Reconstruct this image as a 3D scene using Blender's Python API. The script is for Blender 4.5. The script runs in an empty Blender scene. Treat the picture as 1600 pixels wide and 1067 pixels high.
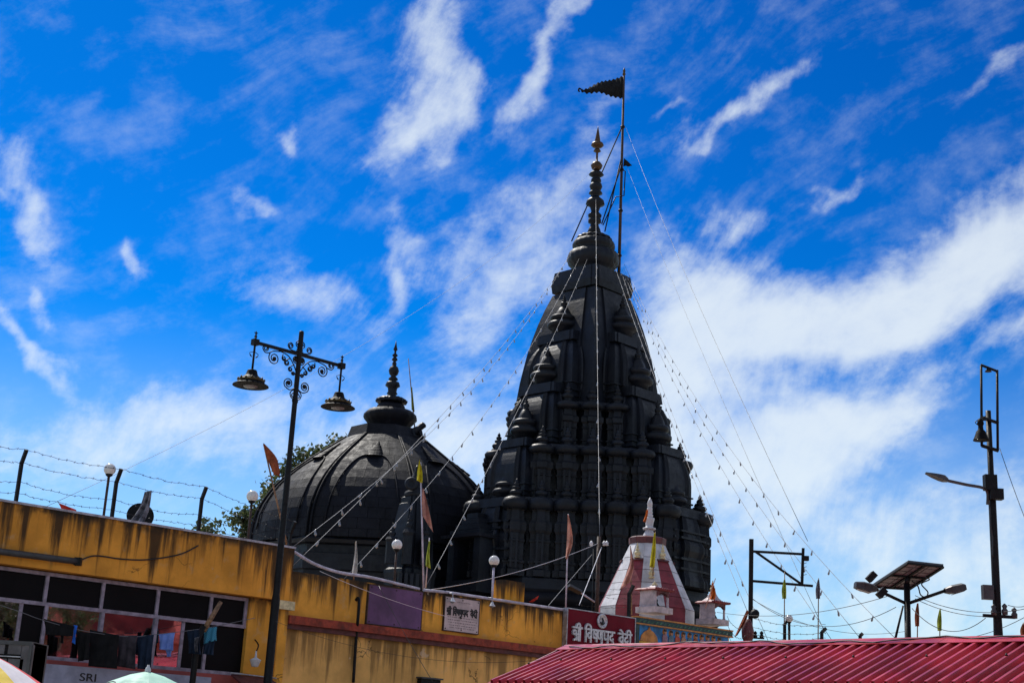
import bpy, math, random
from mathutils import Vector, Matrix
random.seed(7)
sc = bpy.context.scene
C = sc.collection
RAD = math.radians

# ------------------------------------------------------------------ camera
FPX = 2190.0; PITCH = RAD(16.2); ROLL = RAD(3.03); EYE = Vector((0, 0, 1.6))
FW = Vector((0, math.cos(PITCH), math.sin(PITCH)))
R0 = Vector((1, 0, 0)); U0 = Vector((0, -math.sin(PITCH), math.cos(PITCH)))
RT = R0*math.cos(ROLL) + U0*math.sin(ROLL)
UP = -R0*math.sin(ROLL) + U0*math.cos(ROLL)
cam_d = bpy.data.cameras.new('camera'); cam = bpy.data.objects.new('camera', cam_d); C.objects.link(cam)
m = Matrix((RT, UP, -FW)).transposed().to_4x4(); m.translation = EYE
cam.matrix_world = m
cam_d.sensor_width = 36.0; cam_d.lens = 36.0*FPX/1600.0; cam_d.clip_end = 6000; cam_d.clip_start = 0.1
sc.camera = cam

def ray(px, py):
    return (FW*FPX + RT*(px-800.0) + UP*(533.5-py)).normalized()
def P(px, py, Y):
    r = ray(px, py); return EYE + r*((Y-EYE.y)/r.y)
def PP(px, py, pt, n):
    r = ray(px, py); return EYE + r*((pt-EYE).dot(n)/r.dot(n))
def mpp(pt):
    return (pt-EYE).dot(FW)/FPX

# ------------------------------------------------------------------ sun, sky, exposure
SUN_AZ = RAD(-33); SUN_EL = RAD(52)
sd = bpy.data.lights.new('sun', 'SUN'); so = bpy.data.objects.new('sun', sd); C.objects.link(so)
sd.energy = 5.0; sd.angle = RAD(0.5); sd.color = (1.0, 0.95, 0.87)
svec = Vector((math.sin(SUN_AZ)*math.cos(SUN_EL), math.cos(SUN_AZ)*math.cos(SUN_EL), math.sin(SUN_EL)))
so.rotation_euler = svec.to_track_quat('Z', 'Y').to_euler(); so.location = (0, 0, 60)

sc.view_settings.view_transform = 'Standard'; sc.view_settings.look = 'None'
sc.view_settings.exposure = 0.0; sc.view_settings.gamma = 1.0; sc.view_settings.use_curve_mapping = False

class NT:
    """small node-tree helper"""
    def __init__(s, tree): s.t = tree; s.n = tree.nodes; s.l = tree.links
    def node(s, typ, **kw):
        nd = s.n.new(typ)
        for k, v in kw.items(): setattr(nd, k, v)
        return nd
    def put(s, sock, v):
        if isinstance(v, bpy.types.NodeSocket): s.l.new(v, sock)
        else: sock.default_value = v
    def math(s, op, a, b=None, c=None, clamp=False):
        nd = s.node('ShaderNodeMath', operation=op); nd.use_clamp = clamp
        s.put(nd.inputs[0], a)
        if b is not None: s.put(nd.inputs[1], b)
        if c is not None: s.put(nd.inputs[2], c)
        return nd.outputs[0]
    def mix(s, f, a, b, blend='MIX'):
        nd = s.node('ShaderNodeMix', data_type='RGBA', blend_type=blend)
        s.put(nd.inputs['Factor'], f)
        s.put(nd.inputs[6], a if isinstance(a, bpy.types.NodeSocket) else (*a, 1.0))
        s.put(nd.inputs[7], b if isinstance(b, bpy.types.NodeSocket) else (*b, 1.0))
        return nd.outputs[2]
    def comb(s, x, y, z=0.0):
        nd = s.node('ShaderNodeCombineXYZ'); s.put(nd.inputs[0], x); s.put(nd.inputs[1], y); s.put(nd.inputs[2], z)
        return nd.outputs[0]
    def noise(s, vec, scale=1.0, detail=4.0, rough=0.55, dist=0.0):
        nd = s.node('ShaderNodeTexNoise'); s.put(nd.inputs['Vector'], vec)
        nd.inputs['Scale'].default_value = scale; nd.inputs['Detail'].default_value = detail
        nd.inputs['Roughness'].default_value = rough; nd.inputs['Distortion'].default_value = dist
        return nd.outputs[0]
    def ramp(s, v, a, b, lo=0.0, hi=1.0, smooth=True):
        nd = s.node('ShaderNodeMapRange'); nd.interpolation_type = 'SMOOTHSTEP' if smooth else 'LINEAR'
        s.put(nd.inputs[0], v)
        for i, q in zip((1, 2, 3, 4), (a, b, lo, hi)): s.put(nd.inputs[i], q)
        return nd.outputs[0]
    def scale(s, vec, sv, off=(0, 0, 0)):
        nd = s.node('ShaderNodeMapping'); s.put(nd.inputs[0], vec)
        nd.inputs['Scale'].default_value = sv; nd.inputs['Location'].default_value = off
        return nd.outputs[0]

w = bpy.data.worlds.new('World'); sc.world = w; w.use_nodes = True
T = NT(w.node_tree); T.n.clear()
sky = T.node('ShaderNodeTexSky', sky_type='NISHITA'); sky.sun_disc = False
sky.sun_elevation = SUN_EL; sky.sun_rotation = SUN_AZ
sky.air_density = 1.0; sky.dust_density = 0.25; sky.ozone_density = 3.0; sky.altitude = 100
SKY_STRENGTH = 0.1
tc = T.node('ShaderNodeTexCoord').outputs['Generated']
sp = T.node('ShaderNodeSeparateXYZ'); T.l.new(tc, sp.inputs[0])
az = T.math('MULTIPLY', T.math('ARCTAN2', sp.outputs[0], sp.outputs[1]), 57.2958)
el = T.math('MULTIPLY', T.math('ARCSINE', sp.outputs[2]), 57.2958)
# wispy warp of the az/el coordinates (degrees)
base = T.comb(az, el)
def warpn(scale, off, det=3.0):
    nd = T.node('ShaderNodeTexNoise'); T.l.new(T.scale(base, (1, 1, 1), off), nd.inputs['Vector'])
    nd.inputs['Scale'].default_value = scale; nd.inputs['Detail'].default_value = det; nd.inputs['Roughness'].default_value = 0.5
    return nd.outputs[0]
wx = T.math('ADD', T.math('MULTIPLY', T.math('SUBTRACT', warpn(0.13, (3, 7, 0), 2.0), 0.5), 6.0), T.math('MULTIPLY', T.math('SUBTRACT', warpn(0.6, (13, 2, 0)), 0.5), 1.7))
wy = T.math('ADD', T.math('MULTIPLY', T.math('SUBTRACT', warpn(0.13, (31, 17, 4), 2.0), 0.5), 5.0), T.math('MULTIPLY', T.math('SUBTRACT', warpn(0.6, (5, 22, 3)), 0.5), 1.7))
azw = T.math('ADD', az, wx); elw = T.math('ADD', el, wy)
def azel(px, py):
    r = ray(px, py); return math.degrees(math.atan2(r.x, r.y)), math.degrees(math.asin(r.z))
# cirrus streaks: (x, y) of the two ends seen from the square, half width in photo pixels, density
STREAKS = [
 (1120, 560, 1680, 360, 62, 1.15), (1300, 500, 1640, 330, 48, .65), (1180, 690, 1480, 600, 40, .6),
 (1150, 740, 1420, 650, 42, .55), (960, 620, 1240, 500, 110, .75), (1000, 420, 1180, 480, 60, .42),
 (705, -20, 640, 215, 46, .8), (735, 60, 690, 250, 26, .5), (650, 190, 590, 300, 26, .55),
 (645, 350, 590, 480, 20, .55), (905, -20, 785, 165, 20, .75), (1285, 85, 1075, 225, 18, .6),
 (960, 170, 640, 480, 58, .52), (880, 330, 700, 560, 60, .42), (380, 430, 530, 480, 48, .5),
 (225, 365, 245, 415, 17, .6), (392, 290, 415, 315, 17, .5), (440, 210, 465, 250, 13, .42),
 (-10, 235, 80, 400, 32, .6), (-20, 480, 100, 590, 18, .75), (40, 440, 60, 470, 14, .4),
 (1130, 360, 1210, 330, 22, .55), (1270, 310, 1310, 290, 12, .42), (1520, 190, 1640, 120, 18, .42),
 (1500, 560, 1660, 520, 26, .6), (1040, 200, 1080, 170, 10, .35),
 (-60, 690, 420, 640, 46, .55), (250, 700, 760, 690, 70, .5), (640, 760, 800, 640, 90, .6),
 (1130, 860, 1700, 780, 50, .62), (1180, 780, 1330, 700, 42, .5), (1380, 900, 1720, 860, 40, .6), (1100, 980, 1700, 960, 46, .55), (960, 800, 1300, 690, 90, .6), (880, 560, 1080, 700, 90, .5),
]
fib1 = T.noise(T.scale(base, (0.33, 0.42, 1)), 1.0, 8.0, 0.66)
dens = None
for (x0, y0, x1, y1, hw, st) in STREAKS:
    a0, e0 = azel(x0, y0); a1, e1 = azel(x1, y1)
    ca, ce = (a0+a1)/2, (e0+e1)/2; L = math.hypot(a1-a0, e1-e0); th = math.atan2(e1-e0, a1-a0)
    la = L*0.5 + 0.3; lb = hw*57.3/2290.0
    ct, stn = math.cos(th), math.sin(th)
    # u = ((az-ca) ct + (el-ce) st)/la ; v = (-(az-ca) st + (el-ce) ct)/lb
    u = T.math('MULTIPLY_ADD', elw, stn/la, T.math('MULTIPLY_ADD', azw, ct/la, -(ca*ct+ce*stn)/la))
    v = T.math('MULTIPLY_ADD', elw, ct/lb, T.math('MULTIPLY_ADD', azw, -stn/lb, (ca*stn-ce*ct)/lb))
    r2 = T.math('ADD', T.math('POWER', T.math('ABSOLUTE', u), 2.6), T.math('MULTIPLY', v, v))
    g = T.math('EXPONENT', T.math('MULTIPLY', r2, -0.9))
    dens = T.math('MULTIPLY', g, st) if dens is None else T.math('MULTIPLY_ADD', g, st, dens)
# fibres drawn out along the wind, and thin veil all over the sky
azc = T.math('ADD', az, T.math('MULTIPLY', T.math('SUBTRACT', warpn(0.09, (3, 7, 0), 1.0), 0.5), 7.0)); elc = T.math('ADD', el, T.math('MULTIPLY', T.math('SUBTRACT', warpn(0.09, (31, 17, 4), 1.0), 0.5), 6.0))
def fibre(th, sa, sb, off):
    c, s_ = math.cos(th), math.sin(th)
    u = T.math('ADD', T.math('MULTIPLY', azc, c), T.math('MULTIPLY', elc, s_))
    v = T.math('ADD', T.math('MULTIPLY', azc, -s_), T.math('MULTIPLY', elc, c))
    return T.noise(T.scale(T.comb(u, v), (sa, sb, 1), off), 1.0, 7.0, 0.62, 0.0)
f1 = fibre(RAD(30), 0.16, 0.55, (0, 0, 0)); f2 = fibre(RAD(62), 0.25, 0.9, (9, 4, 2))
fm = T.math('ADD', T.math('MULTIPLY', f1, 0.38), T.math('ADD', T.math('MULTIPLY', f2, 0.30), T.math('MULTIPLY', fib1, 0.52)))
fm = T.ramp(fm, 0.42, 0.78, 0.0, 1.0, False)
veil = T.math('MULTIPLY', T.ramp(T.math('MULTIPLY', T.math('ADD', f1, fib1), .5), 0.46, 0.75), 0.16)
# extra cloud added outside the view to whiten and lift the ambient light
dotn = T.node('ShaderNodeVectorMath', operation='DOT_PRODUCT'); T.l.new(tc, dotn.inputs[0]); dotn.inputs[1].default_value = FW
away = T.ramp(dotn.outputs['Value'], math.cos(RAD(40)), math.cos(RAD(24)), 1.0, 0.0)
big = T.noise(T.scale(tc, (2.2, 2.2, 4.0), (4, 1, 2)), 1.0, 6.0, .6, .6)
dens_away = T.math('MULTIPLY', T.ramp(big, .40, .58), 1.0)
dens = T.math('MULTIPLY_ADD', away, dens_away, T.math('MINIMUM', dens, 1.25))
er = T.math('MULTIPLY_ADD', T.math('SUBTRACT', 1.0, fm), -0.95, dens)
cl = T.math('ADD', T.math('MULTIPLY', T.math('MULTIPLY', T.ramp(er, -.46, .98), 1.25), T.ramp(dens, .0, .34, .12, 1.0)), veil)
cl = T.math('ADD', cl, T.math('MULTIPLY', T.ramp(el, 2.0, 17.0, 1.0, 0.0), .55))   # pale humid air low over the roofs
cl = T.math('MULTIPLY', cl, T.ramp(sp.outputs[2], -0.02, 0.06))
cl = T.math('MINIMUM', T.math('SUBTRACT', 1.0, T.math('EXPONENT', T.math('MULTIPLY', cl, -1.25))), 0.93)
hsv = T.node('ShaderNodeHueSaturation'); hsv.inputs['Saturation'].default_value = 1.25; hsv.inputs['Value'].default_value = 1.0
T.l.new(sky.outputs[0], hsv.inputs['Color'])
gm = T.node('ShaderNodeGamma'); gm.inputs['Gamma'].default_value = 1.5
T.l.new(T.mix(1.0, hsv.outputs[0], (0.45, 0.98, 1.30), 'MULTIPLY'), gm.inputs['Color'])
skyc = T.mix(1.0, gm.outputs[0], (0.02, 0.36, 0.315), 'MULTIPLY')
cloudc = (8.7, 9.5, 9.8)
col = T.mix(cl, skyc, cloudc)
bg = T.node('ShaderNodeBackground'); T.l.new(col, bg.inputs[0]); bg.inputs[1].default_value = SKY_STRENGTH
ow = T.node('ShaderNodeOutputWorld'); T.l.new(bg.outputs[0], ow.inputs[0])

# ------------------------------------------------------------------ materials
MATS = {}
def mat(name, base=(.5, .5, .5), rough=.6, metal=0.0, var=0.12, vscale=3.0, bump=0.0, bscale=20.0, spec=0.5, grime=0.0):
    if name in MATS: return MATS[name]
    mt = bpy.data.materials.new(name); mt.use_nodes = True
    N = NT(mt.node_tree); bs = N.n['Principled BSDF']
    pos = N.node('ShaderNodeNewGeometry').outputs['Position']
    n1 = N.noise(pos, vscale, 5.0, 0.6)
    dark = tuple(c*(1-var*2) for c in base); lite = tuple(min(1, c*(1+var*1.4)) for c in base)
    cc = N.mix(N.ramp(n1, .3, .7), dark, lite)
    oi = N.node('ShaderNodeObjectInfo').outputs['Random']
    cc = N.mix(N.math('MULTIPLY', oi, .16), cc, tuple(c*.55 for c in base))
    if grime:
        run_ = N.noise(N.scale(pos, (7.0, 7.0, .8)), 1.0, 6, .65); blot = N.noise(pos, 3.1, 6, .7)
        gg = N.ramp(N.math('ADD', N.math('MULTIPLY', run_, .55), N.math('MULTIPLY', blot, .45)), .50, .68)
        cc = N.mix(N.math('MULTIPLY', gg, grime), cc, tuple(c*.22+.012 for c in base))
        spk = N.noise(pos, 26, 3, .5); cc = N.mix(N.math('MULTIPLY', N.ramp(spk, .66, .74), grime), cc, tuple(c*.35+.01 for c in base))
    N.put(bs.inputs['Base Color'], cc)
    N.put(bs.inputs['Roughness'], N.ramp(N.noise(pos, vscale*2.3, 4), .3, .7, max(.03, rough-.08), min(1, rough+.1)))
    bs.inputs['Metallic'].default_value = metal
    bs.inputs['Specular IOR Level'].default_value = spec
    if bump:
        b = N.node('ShaderNodeBump'); b.inputs['Strength'].default_value = bump; b.inputs['Distance'].default_value = 0.02
        N.l.new(N.noise(pos, bscale, 6, .65), b.inputs['Height']); N.l.new(b.outputs[0], bs.inputs['Normal'])
    MATS[name] = mt
    return mt

def stone_mat(name, base, pale, rough, spec=.3):
    mt = bpy.data.materials.new(name); mt.use_nodes = True
    N = NT(mt.node_tree); bs = N.n['Principled BSDF']
    pos = N.node('ShaderNodeNewGeometry').outputs['Position']
    big = N.noise(pos, 0.55, 6, .62); mid = N.noise(pos, 3.2, 6, .65)
    streak = N.noise(N.scale(pos, (3.2, 3.2, .35)), 1.0, 5, .6)
    c = N.mix(N.ramp(big, .35, .68), tuple(x*.6 for x in base), tuple(x*1.35 for x in base))
    c = N.mix(N.math('MULTIPLY', N.ramp(streak, .56, .8), .55), c, pale)
    c = N.mix(N.math('MULTIPLY', N.ramp(mid, .60, .78), .55), c, pale)
    oi = N.node('ShaderNodeObjectInfo').outputs['Random']
    c = N.mix(N.math('MULTIPLY', oi, .08), c, tuple(x*.35 for x in base))
    N.put(bs.inputs['Base Color'], c)
    N.put(bs.inputs['Roughness'], N.ramp(mid, .3, .7, rough-.1, rough+.14)); bs.inputs['Specular IOR Level'].default_value = spec
    b = N.node('ShaderNodeBump'); b.inputs['Strength'].default_value = .42; b.inputs['Distance'].default_value = .035
    N.l.new(N.math('ADD', N.noise(pos, 5, 7, .7), N.math('MULTIPLY', N.noise(pos, 22, 4, .6), .4)), b.inputs['Height']); N.l.new(b.outputs[0], bs.inputs['Normal'])
    MATS[name] = mt; return mt

def plaster_mat(name, base, ztop, streak=1.0, depth=1.1, pale=(.52, .36, .20)):
    """ochre lime wash with run-off stains hanging from the wet top edge"""
    mt = bpy.data.materials.new(name); mt.use_nodes = True
    N = NT(mt.node_tree); bs = N.n['Principled BSDF']
    pos = N.node('ShaderNodeNewGeometry').outputs['Position']
    s3 = N.node('ShaderNodeSeparateXYZ'); N.l.new(pos, s3.inputs[0]); z = s3.outputs[2]
    n1 = N.noise(pos, .9, 6, .62); n2 = N.noise(pos, 4.5, 5, .6)
    c = N.mix(N.ramp(n1, .3, .72), tuple(x*.72 for x in base), tuple(min(1, x*1.25) for x in base))
    c = N.mix(N.math('MULTIPLY', N.ramp(n2, .56, .75), .45), c, pale)
    drip = N.noise(N.scale(pos, (5.0, 5.0, .30)), 1.0, 6, .66)
    drip2 = N.noise(N.scale(pos, (1.3, 1.3, .12), (4, 2, 1)), 1.0, 3, .6)
    d = N.math('SUBTRACT', ztop, z)
    reach = N.math('SUBTRACT', 1.0, N.ramp(d, .0, depth, 0, 1, False))
    th = N.math('ADD', N.math('MULTIPLY', drip, .62), N.math('ADD', N.math('MULTIPLY', drip2, .38), N.math('MULTIPLY', reach, .20)))
    st = N.math('MULTIPLY', N.ramp(th, .605, .73), .92*streak)
    c = N.mix(st, c, (.022, .016, .012))
    edge = N.math('MULTIPLY', N.math('SUBTRACT', 1.0, N.ramp(d, .02, .16)), N.ramp(n2, .35, .6))
    c = N.mix(N.math('MULTIPLY', edge, .9), c, (.018, .015, .012))
    vo_ = N.node('ShaderNodeTexVoronoi', feature='DISTANCE_TO_EDGE'); vo_.inputs['Scale'].default_value = 1.1
    wv_ = N.node('ShaderNodeVectorMath', operation='ADD'); N.l.new(pos, wv_.inputs[0]); nz_ = N.node('ShaderNodeTexNoise'); N.l.new(pos, nz_.inputs['Vector']); nz_.inputs['Scale'].default_value = 2.2; nz_.inputs['Detail'].default_value = 6
    N.l.new(nz_.outputs[1], wv_.inputs[1]); N.l.new(wv_.outputs[0], vo_.inputs['Vector'])
    crack = N.math('MULTIPLY', N.math('SUBTRACT', 1.0, N.ramp(vo_.outputs[0], .004, .014)), N.ramp(N.noise(pos, .7, 3), .52, .60))
    c = N.mix(N.math('MULTIPLY', crack, .75), c, (.05, .03, .015))
    peel = N.ramp(N.noise(N.scale(pos, (1.7, 1.7, 2.3), (7, 3, 5)), 1.0, 8, .68), .66, .675)
    c = N.mix(N.math('MULTIPLY', peel, .6), c, tuple(x*.6+.16 for x in pale))
    N.put(bs.inputs['Base Color'], c); bs.inputs['Roughness'].default_value = .88; bs.inputs['Specular IOR Level'].default_value = .25
    b = N.node('ShaderNodeBump'); b.inputs['Strength'].default_value = .5; b.inputs['Distance'].default_value = .02
    N.l.new(N.math('ADD', N.noise(pos, 9, 7, .7), N.math('MULTIPLY', n1, 1.5)), b.inputs['Height']); N.l.new(b.outputs[0], bs.inputs['Normal'])
    MATS[name] = mt; return mt

def glassy(name, base, rough, metal, spec=.5):
    mt = bpy.data.materials.new(name); mt.use_nodes = True
    N = NT(mt.node_tree); bs = N.n['Principled BSDF']
    pos = N.node('ShaderNodeNewGeometry').outputs['Position']
    N.put(bs.inputs['Base Color'], N.mix(N.ramp(N.noise(pos, 2.5, 5), .3, .8), base, tuple(x*.75 for x in base)))
    N.put(bs.inputs['Roughness'], N.ramp(N.noise(pos, 5, 4), .45, .8, rough, rough+.12)); bs.inputs['Metallic'].default_value = metal
    bs.inputs['Specular IOR Level'].default_value = spec
    b = N.node('ShaderNodeBump'); b.inputs['Strength'].default_value = .05; b.inputs['Distance'].default_value = .02
    N.l.new(N.noise(pos, 1.2, 2), b.inputs['Height']); N.l.new(b.outputs[0], bs.inputs['Normal'])
    MATS[name] = mt; return mt

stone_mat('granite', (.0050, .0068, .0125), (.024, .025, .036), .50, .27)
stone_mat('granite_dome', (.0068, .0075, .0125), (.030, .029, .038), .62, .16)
glassy('mirror_film', (.50, .46, .50), .02, 1.0)
glassy('black_pane', (.006, .006, .007), .45, 0.0, .08)
mat('iron', (.005, .005, .006), .55, .0, .2, 8, .2, 60, .22)
mat('lamp_black', (.004, .004, .005), .6, 0, .2, 8, .1, 40, .10)
mat('rust_iron', (.045, .022, .015), .7, .0, .3, 12, .4, 60)
mat('galv', (.42, .42, .46), .45, .6, .2, 10)
mat('alu', (.30, .26, .33), .5, .2, .18, 9, .1, 60, .5, .45)
mat('gold', (.075, .05, .012), .55, .3, .2, 20)
mat('copper', (.085, .045, .022), .45, .5, .25, 12)
mat('white_paint', (.62, .62, .66), .55, 0, .12, 5, .15, 40)
mat('white_marble', (.58, .57, .60), .5, 0, .14, 2.5, .2, 20, .5, .5)
mat('cream_paint', (.62, .52, .30), .6, 0, .15, 14)
mat('maroon_paint', (.23, .032, .045), .6, 0, .2, 2.5, .2, 20, .4, .6)
mat('maroon_dark', (.11, .025, .028), .6, 0, .2, 6, .1, 20)
mat('sign_maroon', (.145, .002, .014), .6, 0, .08, 1.5, 0, 20, .15)
mat('steel_letter', (.60, .60, .64), .4, .25, .2, 20)
mat('purple_board', (.135, .055, .150), .55, 0, .2, 1.4, .1, 6, .4, .35)
mat('pale_board', (.56, .44, .44), .6, 0, .12, 5, .1, 10, .4, .35)
mat('black_ink', (.012, .010, .012), .6, 0, .1, 9)
mat('grey_ink', (.20, .15, .16), .7, 0, .1, 9)
mat('red_paint', (.30, .045, .022), .7, 0, .25, 6, .3, 30, .4, .8)
mat('roof_red', (.44, .044, .058), .28, 0, .18, 1.2, .10, 8, .4, .38)
mat('roof_rib', (.26, .032, .042), .42, 0, .14, 2.0, .06, 14)
mat('globe', (.70, .68, .66), .12, 0, .06, 20, 0, 20, .6)
mat('bulb_glass', (.24, .25, .28), .1, 0, .1, 30, 0, 20, .8)
mat('wire_black', (.012, .012, .014), .5, 0, .1, 3)
mat('wire_grey', (.13, .13, .15), .5, 0, .1, 3)
mat('wire_white', (.62, .62, .68), .5, 0, .1, 3)
mat('conduit', (.50, .46, .56), .45, 0, .15, 6, 0, 20, .5, .4)
mat('solar_back', (.05, .05, .055), .5, 0, .15, 3)
mat('solar_cell', (.01, .014, .04), .15, 0, .15, 8)
mat('lamp_grey', (.045, .045, .05), .5, 0, .15, 8)
mat('lens_grey', (.18, .18, .20), .3, 0, .1, 8)
mat('bamboo', (.23, .13, .07), .7, 0, .3, 12, .3, 40)
mat('cloth_black', (.008, .008, .010), .9, 0, .2, 6, .3, 50, .2)
mat('cloth_grey', (.040, .034, .044), .9, 0, .25, 6, .3, 50, .2)
mat('cloth_navy', (.012, .022, .045), .9, 0, .25, 6, .3, 50, .2)
mat('cloth_blue', (.16, .25, .62), .85, 0, .12, 8, .3, 50, .2)
mat('cloth_bright_blue', (.03, .18, .75), .85, 0, .12, 8, .3, 50, .2)
mat('cloth_white', (.60, .56, .52), .85, 0, .15, 8, .3, 50, .2)
mat('cloth_orange', (.58, .13, .02), .85, 0, .2, 6, .3, 40, .2)
mat('cloth_saffron', (.62, .30, .22), .85, 0, .2, 6, .3, 40, .2)
mat('cloth_rust', (.27, .07, .03), .85, 0, .25, 6, .3, 40, .2)
mat('cloth_yellow', (.55, .47, .02), .85, 0, .18, 6, .3, 40, .2)
mat('cloth_lime', (.36, .42, .05), .85, 0, .2, 6, .3, 40, .2)
mat('cloth_red', (.55, .035, .02), .85, 0, .2, 6, .3, 40, .2)
mat('cloth_pink', (.52, .25, .20), .85, 0, .2, 6, .3, 40, .2)
mat('flag_black', (.010, .010, .012), .85, 0, .2, 3, .2, 30, .2)
mat('u_mint', (.36, .62, .50), .7, 0, .08, 5)
mat('u_red', (.62, .03, .03), .7, 0, .08, 5)
mat('u_yellow', (.72, .50, .01), .7, 0, .08, 5)
mat('u_violet', (.17, .12, .33), .7, 0, .08, 5)
mat('u_white', (.62, .58, .62), .7, 0, .08, 5)
mat('u_green', (.05, .30, .08), .7, 0, .08, 5)
mat('ground', (.34, .29, .23), .9, 0, .2, .5, .4, 6)
mat('paving', (.42, .36, .28), .85, 0, .2, 1.5, .4, 12)
mat('bark', (.10, .075, .055), .9, 0, .3, 6, .6, 25)
mat('far_pink', (.42, .085, .075), .8, 0, .22, 1.2, .2, 8)
mat('far_white', (.55, .53, .50), .7, 0, .15, 3)
mat('dark_room', (.012, .011, .012), .9, 0, .2, 2)
mat('banner_grey', (.30, .31, .42), .6, 0, .12, 4, .3, 9, .4, .3)
mat('box_metal', (.10, .09, .10), .45, .3, .2, 5)
def leaf_mat(name, a, b):
    mt = bpy.data.materials.new(name); mt.use_nodes = True
    N = NT(mt.node_tree); bs = N.n['Principled BSDF']
    pos = N.node('ShaderNodeNewGeometry').outputs['Position']
    N.put(bs.inputs['Base Color'], N.mix(N.ramp(N.noise(pos, 1.6, 5), .35, .65), a, b))
    bs.inputs['Roughness'].default_value = .55
    tr = N.node('ShaderNodeBsdfTranslucent'); tr.inputs[0].default_value = (*[x*1.6 for x in b], 1)
    mx = N.node('ShaderNodeMixShader'); mx.inputs[0].default_value = .3
    N.l.new(bs.outputs[0], mx.inputs[1]); N.l.new(tr.outputs[0], mx.inputs[2]); N.l.new(mx.outputs[0], N.n['Material Output'].inputs[0])
    MATS[name] = mt
leaf_mat('leaf', (.030, .045, .016), (.065, .085, .028))

# check pattern for the hanging towel
def check_mat(name, a, b, k):
    mt = bpy.data.materials.new(name); mt.use_nodes = True
    N = NT(mt.node_tree); bs = N.n['Principled BSDF']
    tcg = N.node('ShaderNodeTexCoord').outputs['UV']
    ch = N.node('ShaderNodeTexChecker'); N.l.new(tcg, ch.inputs[0]); ch.inputs['Scale'].default_value = k
    ch.inputs[1].default_value = (*a, 1); ch.inputs[2].default_value = (*b, 1)
    N.l.new(ch.outputs[0], bs.inputs['Base Color']); bs.inputs['Roughness'].default_value = .9
    MATS[name] = mt
check_mat('cloth_check', (.02, .10, .22), (.05, .30, .42), 14)

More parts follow.
